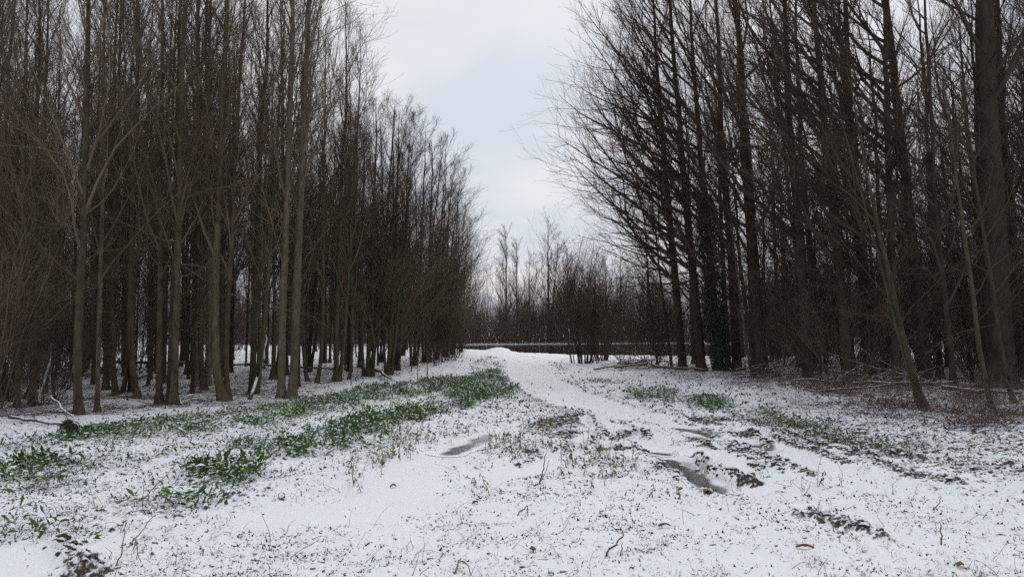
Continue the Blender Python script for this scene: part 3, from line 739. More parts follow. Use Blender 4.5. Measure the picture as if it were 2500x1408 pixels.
# --- trees further in, filling the woods
def scatter(rng, n, region, dmin, taken, y0, y1):
    res = []; T = list(taken)
    for _ in range(n):
        y = math.sqrt(rng.uniform(y0 ** 2, y1 ** 2)); x = rng.uniform(-0.70 * y - 3, 0.70 * y + 3)
        if not region(x, y): continue
        A = np.array(T)
        if ((A[:, 0] - x) ** 2 + (A[:, 1] - y) ** 2).min() < dmin ** 2: continue
        T.append((x, y)); res.append((x, y))
    return res
rng = np.random.default_rng(11)
def left_region(x, y):
    e = np.interp(y, LEFT_EDGE[:, 0], LEFT_EDGE[:, 1]); b = np.interp(x, NEAR_BANK[:, 0], NEAR_BANK[:, 1])
    return x < e - 0.7 - (0.8 if y < 26 else 0) and y > 18.5 and y < b - 1.0
def right_region(x, y):
    e = np.interp(y, RIGHT_EDGE[:, 0], RIGHT_EDGE[:, 1]); b = np.interp(x, NEAR_BANK[:, 0], NEAR_BANK[:, 1])
    return x > e + 1.2 and y > 25 - (x - 9) * 0.35 and y > 19 and y < b - 1.0 and not (x < 12.5 and y > 37)
lf = scatter(rng, 9000, lambda x, y: left_region(x, y) and y < 30, 1.55, taken, 18, 30.5)
lf += scatter(rng, 9000, lambda x, y: left_region(x, y) and 30 <= y < 38, 2.1, taken + lf, 30, 40)
lf += scatter(rng, 9000, lambda x, y: left_region(x, y) and y >= 38 and (y < 58 or x > -16), 2.9, taken + lf, 38, 74)
kinds = ['single_a', 'single_b', 'single_c', 'bowed', 'triple', 'coppice', 'fork', 'pole_a', 'pole_b', 'pale_pair']
edge_k = ['edge_a', 'edge_b', 'fork', 'coppice']
lf.sort(key=lambda p: p[1])
SHORT = ['foremost flared trunk', 'thin pale pole', 'dark slim edge trunk', 'slim greenish trunk', 'leaning border tree', 'brown single trunk', 'dark straight trunk', 'four stemmed clump', 'three stemmed tree', 'very thin stem',
         'swept foot tree', 'bowed tree', 'forked greenish tree', 'pale pair', 'dark trunk beside the pale pair', 'slim curved tree', 'curved foot tree', 'moss green corner tree', 'short leaning stem', 'two stemmed dark tree', 'fallen pole tree']
ORD = ['nearest', 'second', 'third', 'fourth', 'fifth', 'sixth', 'seventh', 'eighth', 'ninth']
FRONT = [(px, SHORT[i]) for i, (_, px, _, _, _, _) in enumerate(LT[:21])]
FRONT_R = [(px, n) for px, n in ((1668, 'foremost poplar'), (1757, 'ivy covered trunk'), (1862, 'second poplar right of the ivy'), (1975, 'poplar behind the brush heap'), (2075, 'leaning dark poplar'), (2190, 'slimmer dark tree'), (2265, 'leaning trunk beside the green sapling'), (2440, 'thickest trunk'))]
seen = {}
def behind(x, y, front, what):
    px = 1250 + FPX * x / y
    if px < -20 or px > 2520: return None
    nm = min(front, key=lambda f: abs(f[0] - px))[1]; k = seen.get((what, nm), 0); seen[(what, nm)] = k + 1
    return '%s %s behind the %s' % (ORD[k], what, nm) if k < 9 else None
for j, (x, y) in enumerate(lf):
    e = np.interp(y, LEFT_EDGE[:, 0], LEFT_EDGE[:, 1])
    k = edge_k[rng.integers(4)] if x > e - 4 and y > 28 else kinds[rng.integers(10)]
    s = rng.uniform(0.82, 1.06) * np.interp(y, [36, 44, 56, 66], [1.0, 0.92, 0.80, 0.70])
    if y < 30: lab, gr = behind(x, y, FRONT, 'slim tree') or 'slim bare tree in the second rank behind the left front row', 'second rank of the left wood'
    elif y < 48: lab, gr = 'slim bare tree in the middle depth of the left wood', 'middle of the left wood'
    else: lab, gr = 'slim bare tree deep at the back of the left wood', 'back of the left wood'
    place('bare_tree', PR[k], (x, y, gz(x, y) - 0.03), rng.uniform(0, 2 * PI) if k[:4] != 'edge' else rng.uniform(-0.9, 0.9), s, lab, 'tree', gr)
slim = scatter(rng, 6000, lambda x, y: left_region(x, y + 1.2) and y < 36, 1.05, taken + lf, 17.5, 36)
for x, y in slim[:44]:
    place('slim_tree', PR[['pole_a', 'pole_b'][rng.integers(2)]], (x, y, gz(x, y) - 0.03), rng.uniform(0, 6.2), rng.uniform(0.62, 0.95), 'very slim young stem squeezed between the left wood trunks', 'tree', 'slim stems of the left wood')
rf = scatter(rng, 9000, right_region, 2.4, taken, 19, 46)
rf.sort(key=lambda p: p[1])
for j, (x, y) in enumerate(rf):
    k = ['dark_a', 'dark_b', 'poplar_c', 'poplar_b', 'dark_a', 'dark_b'][rng.integers(6)]
    place('dark_tree', PR[k], (x, y, gz(x, y) - 0.03), rng.uniform(-0.6, 0.6), rng.uniform(0.8, 1.1), behind(x, y, FRONT_R, 'dark tree') or 'dark bare tree in the depth of the right wood behind its front row', 'tree', 'depth of the right wood')
print('left fill', len(lf), 'right fill', len(rf))

# --- ivy on the trunk
def leaf_cloud(P, Nrm, size, rng, tilt=0.5, aspect=0.75):
    """flat pointed leaves (4 triangles) at P, facing roughly Nrm"""
    n = len(P); Nn = norm(Nrm + rng.normal(size=(n, 3)) * tilt)
    A = rand_perp(Nn, rng); B = np.cross(Nn, A)
    s = (size * rng.uniform(0.6, 1.3, n))[:, None]
    w = s * aspect * 0.5
    V = np.stack([P, P + A * s * 0.35 + B * w, P + A * s + Nn * s * -0.12, P + A * s * 0.35 - B * w, P + A * s * 0.45 + Nn * s * 0.08], 1)
    i = np.arange(n)[:, None] * 5
    T = np.concatenate([np.concatenate([i + a, i + b, i + c], 1) for a, b, c in ((0, 1, 4), (1, 2, 4), (2, 3, 4), (3, 0, 4))])
    return V.reshape(-1, 3), T, np.repeat(rng.random(n), 5)
def ivy():
    rng = np.random.default_rng(77); n = 11000
    z = 7.0 * rng.random(n) ** 1.2; a = rng.uniform(0, 2 * PI, n)
    lean = -0.075
    clump = 0.35 + 0.35 * np.sin(z * 2.1 + 1.0 + a) + 0.25 * np.sin(z * 5 + 2 * a)
    r = 0.2 + (0.10 + 0.42 * np.clip(clump, 0, 1)) * rng.random(n) ** 0.6 * np.interp(z, [0, 1, 5, 7], [0.7, 1.1, 1.0, 0.2])
    P = np.stack([np.cos(a) * r + lean * z, np.sin(a) * r, z], -1)
    V, T, A = leaf_cloud(P, np.stack([np.cos(a), np.sin(a), 0.3 + 0 * a], -1), 0.075, rng)
    mb = MB(); mb.add(V, None, T, A)
    o = link('ivy', mb.mesh('ivy', M['ivy'], False), ivy_tree); o['label'] = 'dark green ivy leaves covering the trunk'
ivy()

# --- leaning saplings before the right wood
for pr, px, py, s, rz, lab in [
    ('sapling', 2262, 998, 1.0, 0.0, 'green barked forked sapling leaning out over the bramble'),
    ('sapling_b', 2425, 1000, 0.95, 0.1, 'single leaning green sapling near the right photo edge'),
    ('sapling_b', 2478, 985, 1.0, -0.1, 'grey green leaning sapling at the right photo border'),
    ('sapling_b', 1840, 922, 0.75, -0.2, 'small leaning sapling below the poplars')]:
    x, y = G(px, py)
    place('leaning_sapling', PR[pr], (x, y, gz(x, y) - 0.02), rz, s, lab, 'sapling', 'leaning saplings by the right wood')

# --- the coppice clump by the track, thickets and bushes
for px, py, s, rz, lab in [(1425, 886, 1.0, 0.0, 'many stemmed coppice clump standing alone beside the track'),
                           (1470, 880, 0.8, 2.0, 'thinner coppice clump just behind the lone one')]:
    x, y = G(px, py)
    place('coppice_shrub', PR['coppice_clump'], (x, y, gz(x, y)), rz, s, lab, 'shrub', 'coppice clumps by the track', ('stem', 'twigs'))
BUSH = [('thicket_a', 20, 975, 1.0), ('thicket_b', 100, 985, 0.8), ('thicket_a', -60, 1000, 1.05), ('thicket_a', 130, 950, 0.95), ('thicket_b', 30, 1005, 0.6), ('thicket_a', 60, 925, 1.1), ('thicket_b', 180, 920, 1.0), ('thicket_b', 10, 940, 1.2), ('thicket_b', 250, 915, 1.0), ('thicket_a', 330, 905, 1.0), ('thicket_b', 120, 915, 1.2)]
BL = ['brown twiggy thicket at the left photo border', 'low reddish thicket before the leftmost trunks', 'tall thicket cut by the left photo edge', 'brown thicket behind the leaning dead stick',
      'small scrubby bush in the left corner of the wood', 'tall twiggy thicket behind the leftmost trunks', 'reddish thicket behind the foremost flared tree', 'tall red brown thicket rising at the left photo border', 'red brown thicket behind the thin pale pole', 'thicket far behind the four stemmed clump', 'red brown thicket deep behind the leftmost trunks']
for (k, px, py, s), lab in zip(BUSH, BL):
    x, y = G(px, py)
    place('thicket', PR[k], (x, y, gz(x, y)), RNG.uniform(0, 6), s, lab, 'thicket', 'thickets at the left border', ('stem', 'twigs'))
RB = [(1065, 893, 'red_bush', 0.9), (1085, 885, 'red_bush', 1.1), (1100, 880, 'broom', 1.0), (1112, 872, 'broom', 1.1), (1060, 880, 'thicket_b', 0.8), (1035, 886, 'red_bush', 0.8)]
RL = ['reddish bush with bare stems at the wood edge', 'twiggy red bush nearest the far field', 'olive whippy bush beside the red bushes', 'last olive bush before the river', 'tangled red thicket under the edge trees', 'low red bush behind the saplings']
for (px, py, k, s), lab in zip(RB, RL):
    x, y = G(px, py)
    place('edge_bush', PR[k], (x, y, gz(x, y)), RNG.uniform(0, 6), s, lab, 'bush', 'bushes where the left wood ends', ('stem', 'twigs'))
for px, py, s, lab in [(1043, 917, 0.75, 'red sapling with two stems on open snow before the fallen pole'), (1020, 926, 0.55, 'short red whip beside the two stemmed sapling'), (938, 944, 0.35, 'tiny upright shoot in the snow below the fallen pole'),
                       (857, 942, 0.5, 'small crooked shoot below the moss green forked tree'), (1005, 908, 0.8, 'slim red whip behind the short one')]:
    x, y = G(px, py)
    place('sapling_whip', PR['whip'], (x, y, gz(x, y)), RNG.uniform(0, 6), s, lab, 'sapling', 'young whips on the snow by the left wood')
thin = scatter(rng, 4000, lambda x, y: right_region(x, y + 2), 1.5, taken + rf, 18, 46)
for x, y in sorted(thin, key=lambda p: p[1])[:34]:
    place('thin_tree', PR[['dark_b', 'pole_b', 'dark_a'][rng.integers(3)]], (x, y, gz(x, y) - 0.03), rng.uniform(-0.8, 0.8), rng.uniform(0.5, 0.72), 'thin dark stem standing among the big trunks of the right wood', 'tree', 'thin stems of the right wood')
# undergrowth thickets filling both woods
und = scatter(rng, 1500, lambda x, y: (left_region(x, y) and y > 30) , 3.6, taken, 26, 74)
for x, y in und[:46]:
    place('undergrowth_shrub', PR[['thicket_a', 'thicket_b'][rng.integers(2)]], (x, y, gz(x, y)), rng.uniform(0, 6), rng.uniform(0.7, 1.15), 'bare undergrowth shrub among the trunks inside the left wood', 'shrub', 'undergrowth of the left wood', ('stem', 'twigs'))
und = scatter(rng, 4000, lambda x, y: right_region(x, y + 3.5), 1.9, taken, 17, 46)
for x, y in und[:75]:
    place('undergrowth_shrub', PR[['thicket_a', 'thicket_b'][rng.integers(2)]], (x, y, gz(x, y)), rng.uniform(0, 6), rng.uniform(0.7, 1.2), 'bare undergrowth shrub among the dark trunks inside the right wood', 'shrub', 'undergrowth of the right wood', ('stem', 'twigs'))
for px, py, s, k, lab in [(1530, 890, 0.75, 'thicket_a', 'twiggy shrub over the crossed fallen branches'), (1590, 893, 0.9, 'thicket_a', 'dense shrub left of the poplar group'), (1640, 900, 0.8, 'thicket_b', 'reddish shrub at the foot of the foremost poplar'),
                          (1930, 930, 0.7, 'thicket_b', 'reddish shrub between the poplars and the brush heap')]:
    x, y = G(px, py)
    place('edge_shrub', PR[k], (x, y, gz(x, y)), RNG.uniform(0, 6), s, lab, 'shrub', 'shrubs before the right wood', ('stem', 'twigs'))

# --- beyond the river
def far_trees():
    rng = np.random.default_rng(55)
    spec = [('far_a', 1338, 122, 1.2, 'tallest bare tree beyond the river'), ('far_b', 1236, 118, 1.2, 'slim tall tree beyond the river standing apart at the gap'), ('far_b', 1262, 125, 1.12, 'second slim tree beyond the river beside the gap'),
            ('far_a', 1292, 124, 0.9, 'smaller forked tree beyond the river left of the tallest'), ('far_c', 1400, 120, 1.25, 'many stemmed tree beyond the river right of the tallest'), ('far_c', 1440, 123, 1.2, 'broad twiggy tree beyond the river behind the coppice clump'),
            ('far_b', 1385, 128, 1.12, 'upright tree beyond the river close right of the tallest'), ('far_b', 1480, 126, 1.0, 'round topped tree beyond the river above the right bank'), ('far_a', 1515, 128, 0.95, 'forked tree beyond the river beside the poplar limbs')]
    for k, px, y, s, lab in spec:
        x = (px - 1250) / FPX * y
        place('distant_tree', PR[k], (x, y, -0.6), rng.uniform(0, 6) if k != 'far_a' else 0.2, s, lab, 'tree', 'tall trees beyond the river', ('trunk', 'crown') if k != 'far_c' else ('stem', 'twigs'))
    for i in range(78):
        y = rng.uniform(121, 150); x = rng.uniform(-60, 70)
        px = 1250 + x / y * FPX
        if 1150 < px < 1330: s = rng.uniform(0.45, 0.65)
        elif 1330 <= px < 1530: s = rng.uniform(0.6, 0.85)
        else: s = rng.uniform(0.7, 1.0)
        k = ['far_b', 'far_c', 'far_c', 'far_a'][rng.integers(4)]
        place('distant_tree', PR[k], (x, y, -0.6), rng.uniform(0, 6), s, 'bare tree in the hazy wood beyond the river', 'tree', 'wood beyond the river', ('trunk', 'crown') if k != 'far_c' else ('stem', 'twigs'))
far_trees()
def far_thicket():
    rng = np.random.default_rng(56); n = 7000; K = 3
    x = rng.uniform(-48, 52, n); y = np.interp(x, FAR_BANK[:, 0], FAR_BANK[:, 1]) - 0.3 + 20 * rng.random(n) ** 1.7
    L = rng.gamma(8, 0.86, n) * (0.85 + 0.6 * perlin(x * 0.12, y * 0.0, 4)) ; d = norm(np.stack([rng.normal(size=n) * 0.16, rng.normal(size=n) * 0.16, np.ones(n)], -1))
    P = np.empty((n, K, 3)); p = np.stack([x, y, np.full(n, -0.6)], -1); P[:, 0] = p
    for k in range(1, K):
        d = norm(d + rng.normal(size=d.shape) * 0.09); p = p + d * (L / (K - 1))[:, None]; P[:, k] = p
    R = rng.uniform(0.015, 0.05, n)[:, None] * (1 - 0.8 * np.linspace(0, 1, K)[None])
    B, RB_ = grow(P, R, rng, 3, 0.1, 1.0, 36, lambda t, Lp: Lp * 0.30, 2, up=0.3, wig=0.12, rmul=0.8, rtip=0.007)
    mb = MB(); mb.add(*tubes(P, R, 3)); mb.add(*tubes(B, RB_, 3))
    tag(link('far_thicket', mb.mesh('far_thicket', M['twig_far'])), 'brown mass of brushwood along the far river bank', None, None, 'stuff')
far_thicket()

# ------------------------------------------------------------------ ground cover and small things
def strips(P, D, L, W, rng, bend=0.6, K=4, twist=None):
    """leaf blades: base P, direction D, bending over; returns quads"""
    n = len(P); d = norm(D); side = norm(np.cross(d, np.array([0, 0, 1.0]) + rng.normal(size=(n, 3)) * 0.5))
    pts = np.empty((n, K, 3)); p = P.copy(); pts[:, 0] = p
    for k in range(1, K):
        d = norm(d + np.array([0, 0, -1.0]) * (bend / (K - 1))[:, None] if hasattr(bend, '__len__') else d + np.array([0, 0, -bend / (K - 1)]))
        p = p + d * (L / (K - 1))[:, None]; pts[:, k] = p
    prof = np.interp(np.linspace(0, 1, K), [0, 0.45, 0.75, 1], [0.25, 1.0, 0.85, 0.08]) if K > 2 else np.array([1.0, 0.35])
    off = side[:, None, :] * (W[:, None] * prof[None] * 0.5)[..., None]
    V = np.stack([pts - off, pts + off], 2)
    i = np.arange(n)[:, None] * 2 * K + np.arange(K - 1)[None] * 2
    Q = np.stack([i, i + 1, i + 3, i + 2], -1).reshape(-1, 4)
    return V.reshape(-1, 3), Q

def sample_poly(P, dens, rng):
    lo, hi = P.min(0), P.max(0); n = int((hi - lo).prod() * dens)
    x = rng.uniform(lo[0], hi[0], n); y = rng.uniform(lo[1], hi[1], n)
    wx = x + 0.25 * perlin(x * 0.9, y * 0.9, 5); wy = y + 0.5 * perlin(x * 0.7 + 9, y * 0.7, 6)
    k = in_poly(wx + rng.normal(size=n) * 0.16, wy + rng.normal(size=n) * 0.30, P); return x[k], y[k]

def crop_strip():
    rng = np.random.default_rng(91); mb = MB()
    for P, dens in CROPW:
        dist = np.abs(P[:, 1]).mean()
        x, y = sample_poly(P, np.interp(dist, [8, 14, 30], [520, 540, 140]) * dens, rng)
        c = 1.1 * fbm(x * 0.9, y * 1.5, 71, 4) + 0.30 * (dens > 0.5) + 0.06 + 0.25 * rng.normal(size=len(x)) * 0.6
        cb = np.abs(fbm(x * 3.2, y * 3.2, 21, 3))
        k = rng.random(len(x)) < sstep(-0.12, 0.45, c) * sstep(0.55, 0.15, cb) * (0.40 + 0.60 * sstep(-0.30, 0.22, fbm(x * 2.6, y * 2.6, 73, 2))); x, y = x[k], y[k]; c = c[k]
        z = height(x, y); m = 5
        n = len(x) * m
        X = np.repeat(x, m) + rng.normal(size=n) * 0.05; Y = np.repeat(y, m) + rng.normal(size=n) * 0.05; Z = np.repeat(z, m)
        a = rng.uniform(0, 2 * PI, n); el = rng.uniform(0.35, 1.35, n)
        D = np.stack([np.cos(a) * np.cos(el), np.sin(a) * np.cos(el), np.sin(el)], -1)
        hgt = np.repeat(0.45 + 0.65 * sstep(0.1, 0.8, c), m) * (1.3 if dens > 1.05 else 1.0) * (1.15 if dist < 10 else 1.0)
        L = rng.uniform(0.035, 0.095, n) * hgt * np.interp(dist, [10, 30], [1, 1.5]); W = L * rng.uniform(0.14, 0.42, n)
        P0 = np.stack([X, Y, Z + rng.uniform(-0.02, 0.10, n) * hgt], -1)
        V, Q = strips(P0, D, L, W, rng, rng.uniform(0.3, 1.6, n), 3)
        tone = np.clip(np.repeat(0.35 + 0.25 * perlin(x * 0.6, y * 0.6, 81) + rng.normal(size=len(x)) * 0.12, m) + rng.normal(size=n) * 0.1, 0, 1)
        mb.add(V, Q, A=np.repeat(tone, 6))
    tag(link('cover_crop', mb.mesh('cover_crop', M['crop'], False)), 'dark green leafy cover crop in strips dusted with snow', None, None, 'stuff')
    print('crop quads', sum(len(q) for q in mb.Q))
crop_strip()

def weedy_cover():
    rng = np.random.default_rng(92); mb = MB()
    for P, dens in WEEDYW:
        x, y = sample_poly(P, 210 * dens, rng); k = rng.random(len(x)) < sstep(-0.2, 0.4, fbm(x * 1.6, y * 1.6, 72, 2)); x, y = x[k], y[k]
        z = height(x, y); m = 5; n = len(x) * m
        hp = np.repeat(rng.gamma(2.2, 0.055, len(x)) + 0.02, m)
        a = rng.uniform(0, 2 * PI, n); el = rng.uniform(-0.5, 1.0, n)
        D = np.stack([np.cos(a) * np.cos(el), np.sin(a) * np.cos(el), np.sin(el)], -1)
        L = rng.uniform(0.025, 0.075, n); W = L * rng.uniform(0.25, 0.5, n)
        P0 = np.stack([np.repeat(x, m) + rng.normal(size=n) * 0.015, np.repeat(y, m) + rng.normal(size=n) * 0.015, np.repeat(z, m) + hp * rng.random(n)], -1)
        V, Q = strips(P0, D, L, W, rng, rng.uniform(0.5, 2.0, n), 4); mb.add(V, Q, A=np.repeat(np.clip(np.repeat(rng.random(len(x)), m) + rng.normal(size=n) * 0.1, 0, 1), 8))
        S = np.stack([np.stack([x, y, z - 0.01], -1), np.stack([x + rng.normal(size=len(x)) * 0.02, y, z + hp[::m] * 0.6], -1), np.stack([x + rng.normal(size=len(x)) * 0.05, y, z + hp[::m] * 1.1], -1)], 1)
        V, Q = tubes(S, np.tile([[0.004, 0.003, 0.002]], (len(x), 1)), 3); mb.add(V, Q, A=np.full(len(V), 0.7))
    tag(link('weeds', mb.mesh('weeds', M['weed'], False)), 'yellow green weeds poking through the snow between the ruts', None, None, 'stuff')
weedy_cover()

def scatter_field(rng, n, pmask, y0=4.6, y1=34):
    """points on the open ground, about even in the picture's depth"""
    y = (rng.uniform(y1 ** -1.0, y0 ** -1.0, n)) ** -1.0
    x = rng.uniform(-0.72, 0.72, n) * (y + 1)
    p = pmask(x, y) * (1 - smooth_mask(x, y) * 0.96)
    k = rng.random(n) < p; return x[k], y[k]

def litter():
    rng = np.random.default_rng(93); mb = MB()
    def pm(x, y):
        q = soft_polys(x, y, BAREW, 0.35, 1.6)
        return np.clip((0.12 + 0.55 * sstep(-0.25, 0.5, fbm(x * 0.8, y * 0.8, 44, 3)) + 9.0 * q) * sstep(-0.35, 0.25, fbm(x * 3.1, y * 3.1, 46, 2)), 0, 1)
    x, y = scatter_field(rng, 400000, pm, 4.6, 45); n = len(x); z = height(x, y)
    a = rng.uniform(0, 2 * PI, n); el = rng.uniform(-0.1, 1.15, n)
    D = np.stack([np.cos(a) * np.cos(el), np.sin(a) * np.cos(el), np.sin(el)], -1)
    L = (np.minimum(rng.gamma(2.0, 0.006, n), 0.026) + 0.006) * np.interp(y, [5, 10, 15, 30], [0.85, 1.35, 2.1, 3.6]); W = L * rng.uniform(0.25, 0.75, n)
    B = np.stack([x, y, z - 0.004], -1); S = norm(np.cross(D, np.array([0, 0, 1.0]) + rng.normal(size=(n, 3)) * 0.6)) * (W * 0.6)[:, None]
    V = np.stack([B - S, B + S, B + D * L[:, None] + S * rng.normal(size=(n, 1)) * 0.7], 1)
    mb.add(V, None, np.arange(3 * n).reshape(-1, 3), np.repeat(np.clip(rng.beta(1.2, 2.2, n), 0, 1), 3))
    tag(link('leaf_litter', mb.mesh('leaf_litter', M['litter'], False)), 'brown dead leaves and crumbs half buried in the snow', None, None, 'stuff')
litter()

def dead_stems():
    rng = np.random.default_rng(94); mb = MB()
    x, y = scatter_field(rng, 3400, lambda x, y: np.clip(0.25 + 0.5 * sstep(-0.2, 0.4, fbm(x * 0.7, y * 0.7, 45, 2)) + 0.4 * (x < -1.5), 0, 1), 4.7, 30)
    n = len(x); z = height(x, y); K = 5
    a = rng.uniform(0, 2 * PI, n); el = np.abs(rng.normal(0.35, 0.45, n))
    d = np.stack([np.cos(a) * np.cos(el), np.sin(a) * np.cos(el), np.sin(el)], -1)
    L = rng.gamma(3, 0.035, n) + 0.04
    P = np.empty((n, K, 3)); p = np.stack([x, y, z - 0.006], -1); P[:, 0] = p
    for k in range(1, K):
        d = norm(d + rng.normal(size=d.shape) * 0.22 + np.array([0, 0, -0.10])); p = p + d * (L / (K - 1))[:, None]; P[:, k] = p
    R = rng.uniform(0.0013, 0.0035, n)[:, None] * (1 - 0.6 * np.linspace(0, 1, K)[None])
    mb.add(*tubes(P, R, 3))
    tag(link('dead_stems', mb.mesh('dead_stems', M['straw'])), 'thin bent dead stems sticking out of the snow', None, None, 'stuff')
dead_stems()

def grass():
    rng = np.random.default_rng(95); mb = MB()
    x, y = scatter_field(rng, 7000, lambda x, y: np.clip(sstep(8.5, 5.0, y) * 0.75 + 0.22 * (y < 14), 0, 1) * sstep(-0.3, 0.3, fbm(x * 1.5, y * 1.5, 47, 2)), 4.6, 16)
    m = 6; n = len(x) * m; z = height(x, y)
    a = rng.uniform(0, 2 * PI, n); el = rng.uniform(0.5, 1.4, n)
    D = np.stack([np.cos(a) * np.cos(el), np.sin(a) * np.cos(el), np.sin(el)], -1)
    L = rng.uniform(0.012, 0.05, n)
    P0 = np.stack([np.repeat(x, m) + rng.normal(size=n) * 0.02, np.repeat(y, m) + rng.normal(size=n) * 0.02, np.repeat(z, m) - 0.005], -1)
    V, Q = strips(P0, D, L, np.full(n, 0.004), rng, rng.uniform(0.1, 1.0, n), 2)
    mb.add(V, Q)
    tag(link('grass', mb.mesh('grass', M['grass'], False)), 'short grass blades showing through the thin snow', None, None, 'stuff')
grass()

ICO_V = None
def ico(sub):
    import bmesh
    bm = bmesh.new(); bmesh.ops.create_icosphere(bm, subdivisions=sub, radius=1.0)
    V = np.array([v.co[:] for v in bm.verts]); T = np.array([[v.index for v in f.verts] for f in bm.faces]); bm.free()
    return V, T
IV, IT = ico(2); JV, JT = ico(1)
def clods():
    rng = np.random.default_rng(96); mb = MB()
    C_ = []; 
    for P, w, h in RIDGES:
        if h <= 0.03: continue
        seg = np.linalg.norm(np.diff(P, axis=0), axis=1); L = seg.sum(); n = int(L * 24 * (1 + w * 3))
        t = rng.random(n) * L; cs = np.concatenate([[0], np.cumsum(seg)])
        px_ = np.interp(t, cs, P[:, 0]); py_ = np.interp(t, cs, P[:, 1])
        i = np.clip(np.searchsorted(cs, t) - 1, 0, len(seg) - 1); d = (np.diff(P, axis=0) / seg[:, None])[i]
        o = rng.normal(size=n) * w * 0.45
        C_.append(np.stack([px_ - d[:, 1] * o, py_ + d[:, 0] * o, np.arctan2(d[:, 1], d[:, 0]) + 1.0 + rng.normal(size=n) * 0.35, rng.uniform(0.5, 1.0, n) * (0.6 + h * 6)], -1))
    C_ = np.concatenate(C_); C_ = C_[np.argsort(C_[:, 1])]; C_ = C_[(C_[:, 1] < 13) | (rng.random(len(C_)) < 0.6)]; nr_ = int((C_[:, 1] < 13).sum()); C_ = [C_]
    x, y = scatter_field(rng, 5200, lambda x, y: np.clip(0.2 + 0.6 * sstep(-0.3, 0.5, fbm(x * 0.8, y * 0.8, 44, 2)), 0, 1), 4.8, 26)
    C_.append(np.stack([x, y, rng.uniform(0, 6, len(x)), rng.gamma(3, 0.08, len(x)) + 0.10], -1))
    Cc = np.concatenate(C_); n = len(Cc); z = height(Cc[:, 0], Cc[:, 1])
    s = Cc[:, 3] * 0.030
    sx = s * rng.uniform(1.0, 1.9, n); sy = s * rng.uniform(0.55, 0.9, n); sz = s * rng.uniform(0.9, 1.6, n)
    for lo, hi, (bv, bt) in ((0, nr_, (IV, IT)), (nr_, n, (JV, JT))):
        m = hi - lo
        V = bv[None] * (1 + 0.15 * rng.normal(size=(m, len(bv), 1))) * np.stack([sx, sy, sz], -1)[lo:hi, None]
        c, s_ = np.cos(Cc[lo:hi, 2])[:, None], np.sin(Cc[lo:hi, 2])[:, None]
        V = np.stack([V[..., 0] * c - V[..., 1] * s_ + Cc[lo:hi, 0:1], V[..., 0] * s_ + V[..., 1] * c + Cc[lo:hi, 1:2], V[..., 2] + (z - sz * 0.15)[lo:hi, None]], -1)
        mb.add(V, None, bt[None] + (np.arange(m) * len(bv))[:, None, None], np.repeat(rng.random(m), len(bv)))
    tag(link('mud_clods', mb.mesh('mud_clods', M['clod'], True)), 'snow capped mud clods thrown up along the wheel ruts', None, None, 'stuff')
    print('clods', n)
clods()

def canes(name, label, n, sampler, mat, L0, L1, el, seed, r=0.003, wig=0.25, droop=0.2, K=6, children=0):
    rng = np.random.default_rng(seed); x, y = sampler(rng, n); n = len(x); z = height(x, y)
    a = rng.uniform(0, 2 * PI, n); e = np.clip(rng.normal(el[0], el[1], n), -0.05, 1.5)
    d = np.stack([np.cos(a) * np.cos(e), np.sin(a) * np.cos(e), np.sin(e)], -1)
    L = rng.uniform(L0, L1, n); P = np.empty((n, K, 3)); p = np.stack([x, y, z], -1); P[:, 0] = p
    for k in range(1, K):
        d = norm(d + rng.normal(size=d.shape) * wig * np.array([1, 1, 0.6]) + np.array([0, 0, -droop])); p = p + d * (L / (K - 1))[:, None]
        P[:, k] = p
    g = height(P[:, :, 0], P[:, :, 1]); P[:, :, 2] = np.maximum(P[:, :, 2], g + 0.004)
    R = (r * rng.uniform(0.6, 1.6, n))[:, None] * (1 - 0.6 * np.linspace(0, 1, K)[None])
    mb = MB(); mb.add(*tubes(P, R, 3))
    if children:
        B, BR = grow(P, R, rng, children, 0.2, 1.0, 45, lambda t, Lp: Lp * 0.3, 3, up=0.0, wig=0.2, rmul=0.8, rtip=r * 0.5); mb.add(*tubes(B, BR, 3))
    return tag(link(name, mb.mesh(name, mat)), label, None, None, 'stuff')

def right_verge(rng, n):
    px = rng.uniform(1500, 2560, n); t = rng.beta(2.0, 2.2, n)
    top = np.interp(px, [1500, 1700, 1900, 2100, 2300, 2560], [885, 905, 918, 930, 940, 950])
    bot = np.interp(px, [1500, 1700, 1850, 2000, 2200, 2560], [915, 935, 960, 1010, 1050, 1075])
    X, Y = G(px, top + (bot - top) * t)
    k = rng.random(n) < sstep(-0.15, 0.35, fbm(X * 0.8, Y * 0.8, 88, 3)) * np.interp(px, [1500, 1800, 2050, 2560], [0.25, 0.4, 0.9, 1.0])
    return X[k], Y[k]
canes('bramble', 'tangle of red brown bramble and dead stalks along the right wood', 10500, right_verge, M['cane'], 0.25, 1.25, (0.8, 0.4), 97, 0.0030, 0.30, 0.20, 5)

def right_dead_leaves():
    rng = np.random.default_rng(971); x, y = right_verge(rng, 5500); n = len(x); z = height(x, y)
    P = np.stack([x, y, z + 0.02 + 0.35 * rng.random(n) ** 2.2], -1)
    V, T, A = leaf_cloud(P, np.tile([[0, -0.4, 0.8]], (n, 1)), 0.05, rng, 0.9)
    mb = MB(); mb.add(V, None, T, A * 0.75)
    tag(link('bramble_leaves', mb.mesh('bramble_leaves', M['litter'], False)), 'withered brown leaves caught in the bramble', None, None, 'stuff')
right_dead_leaves()

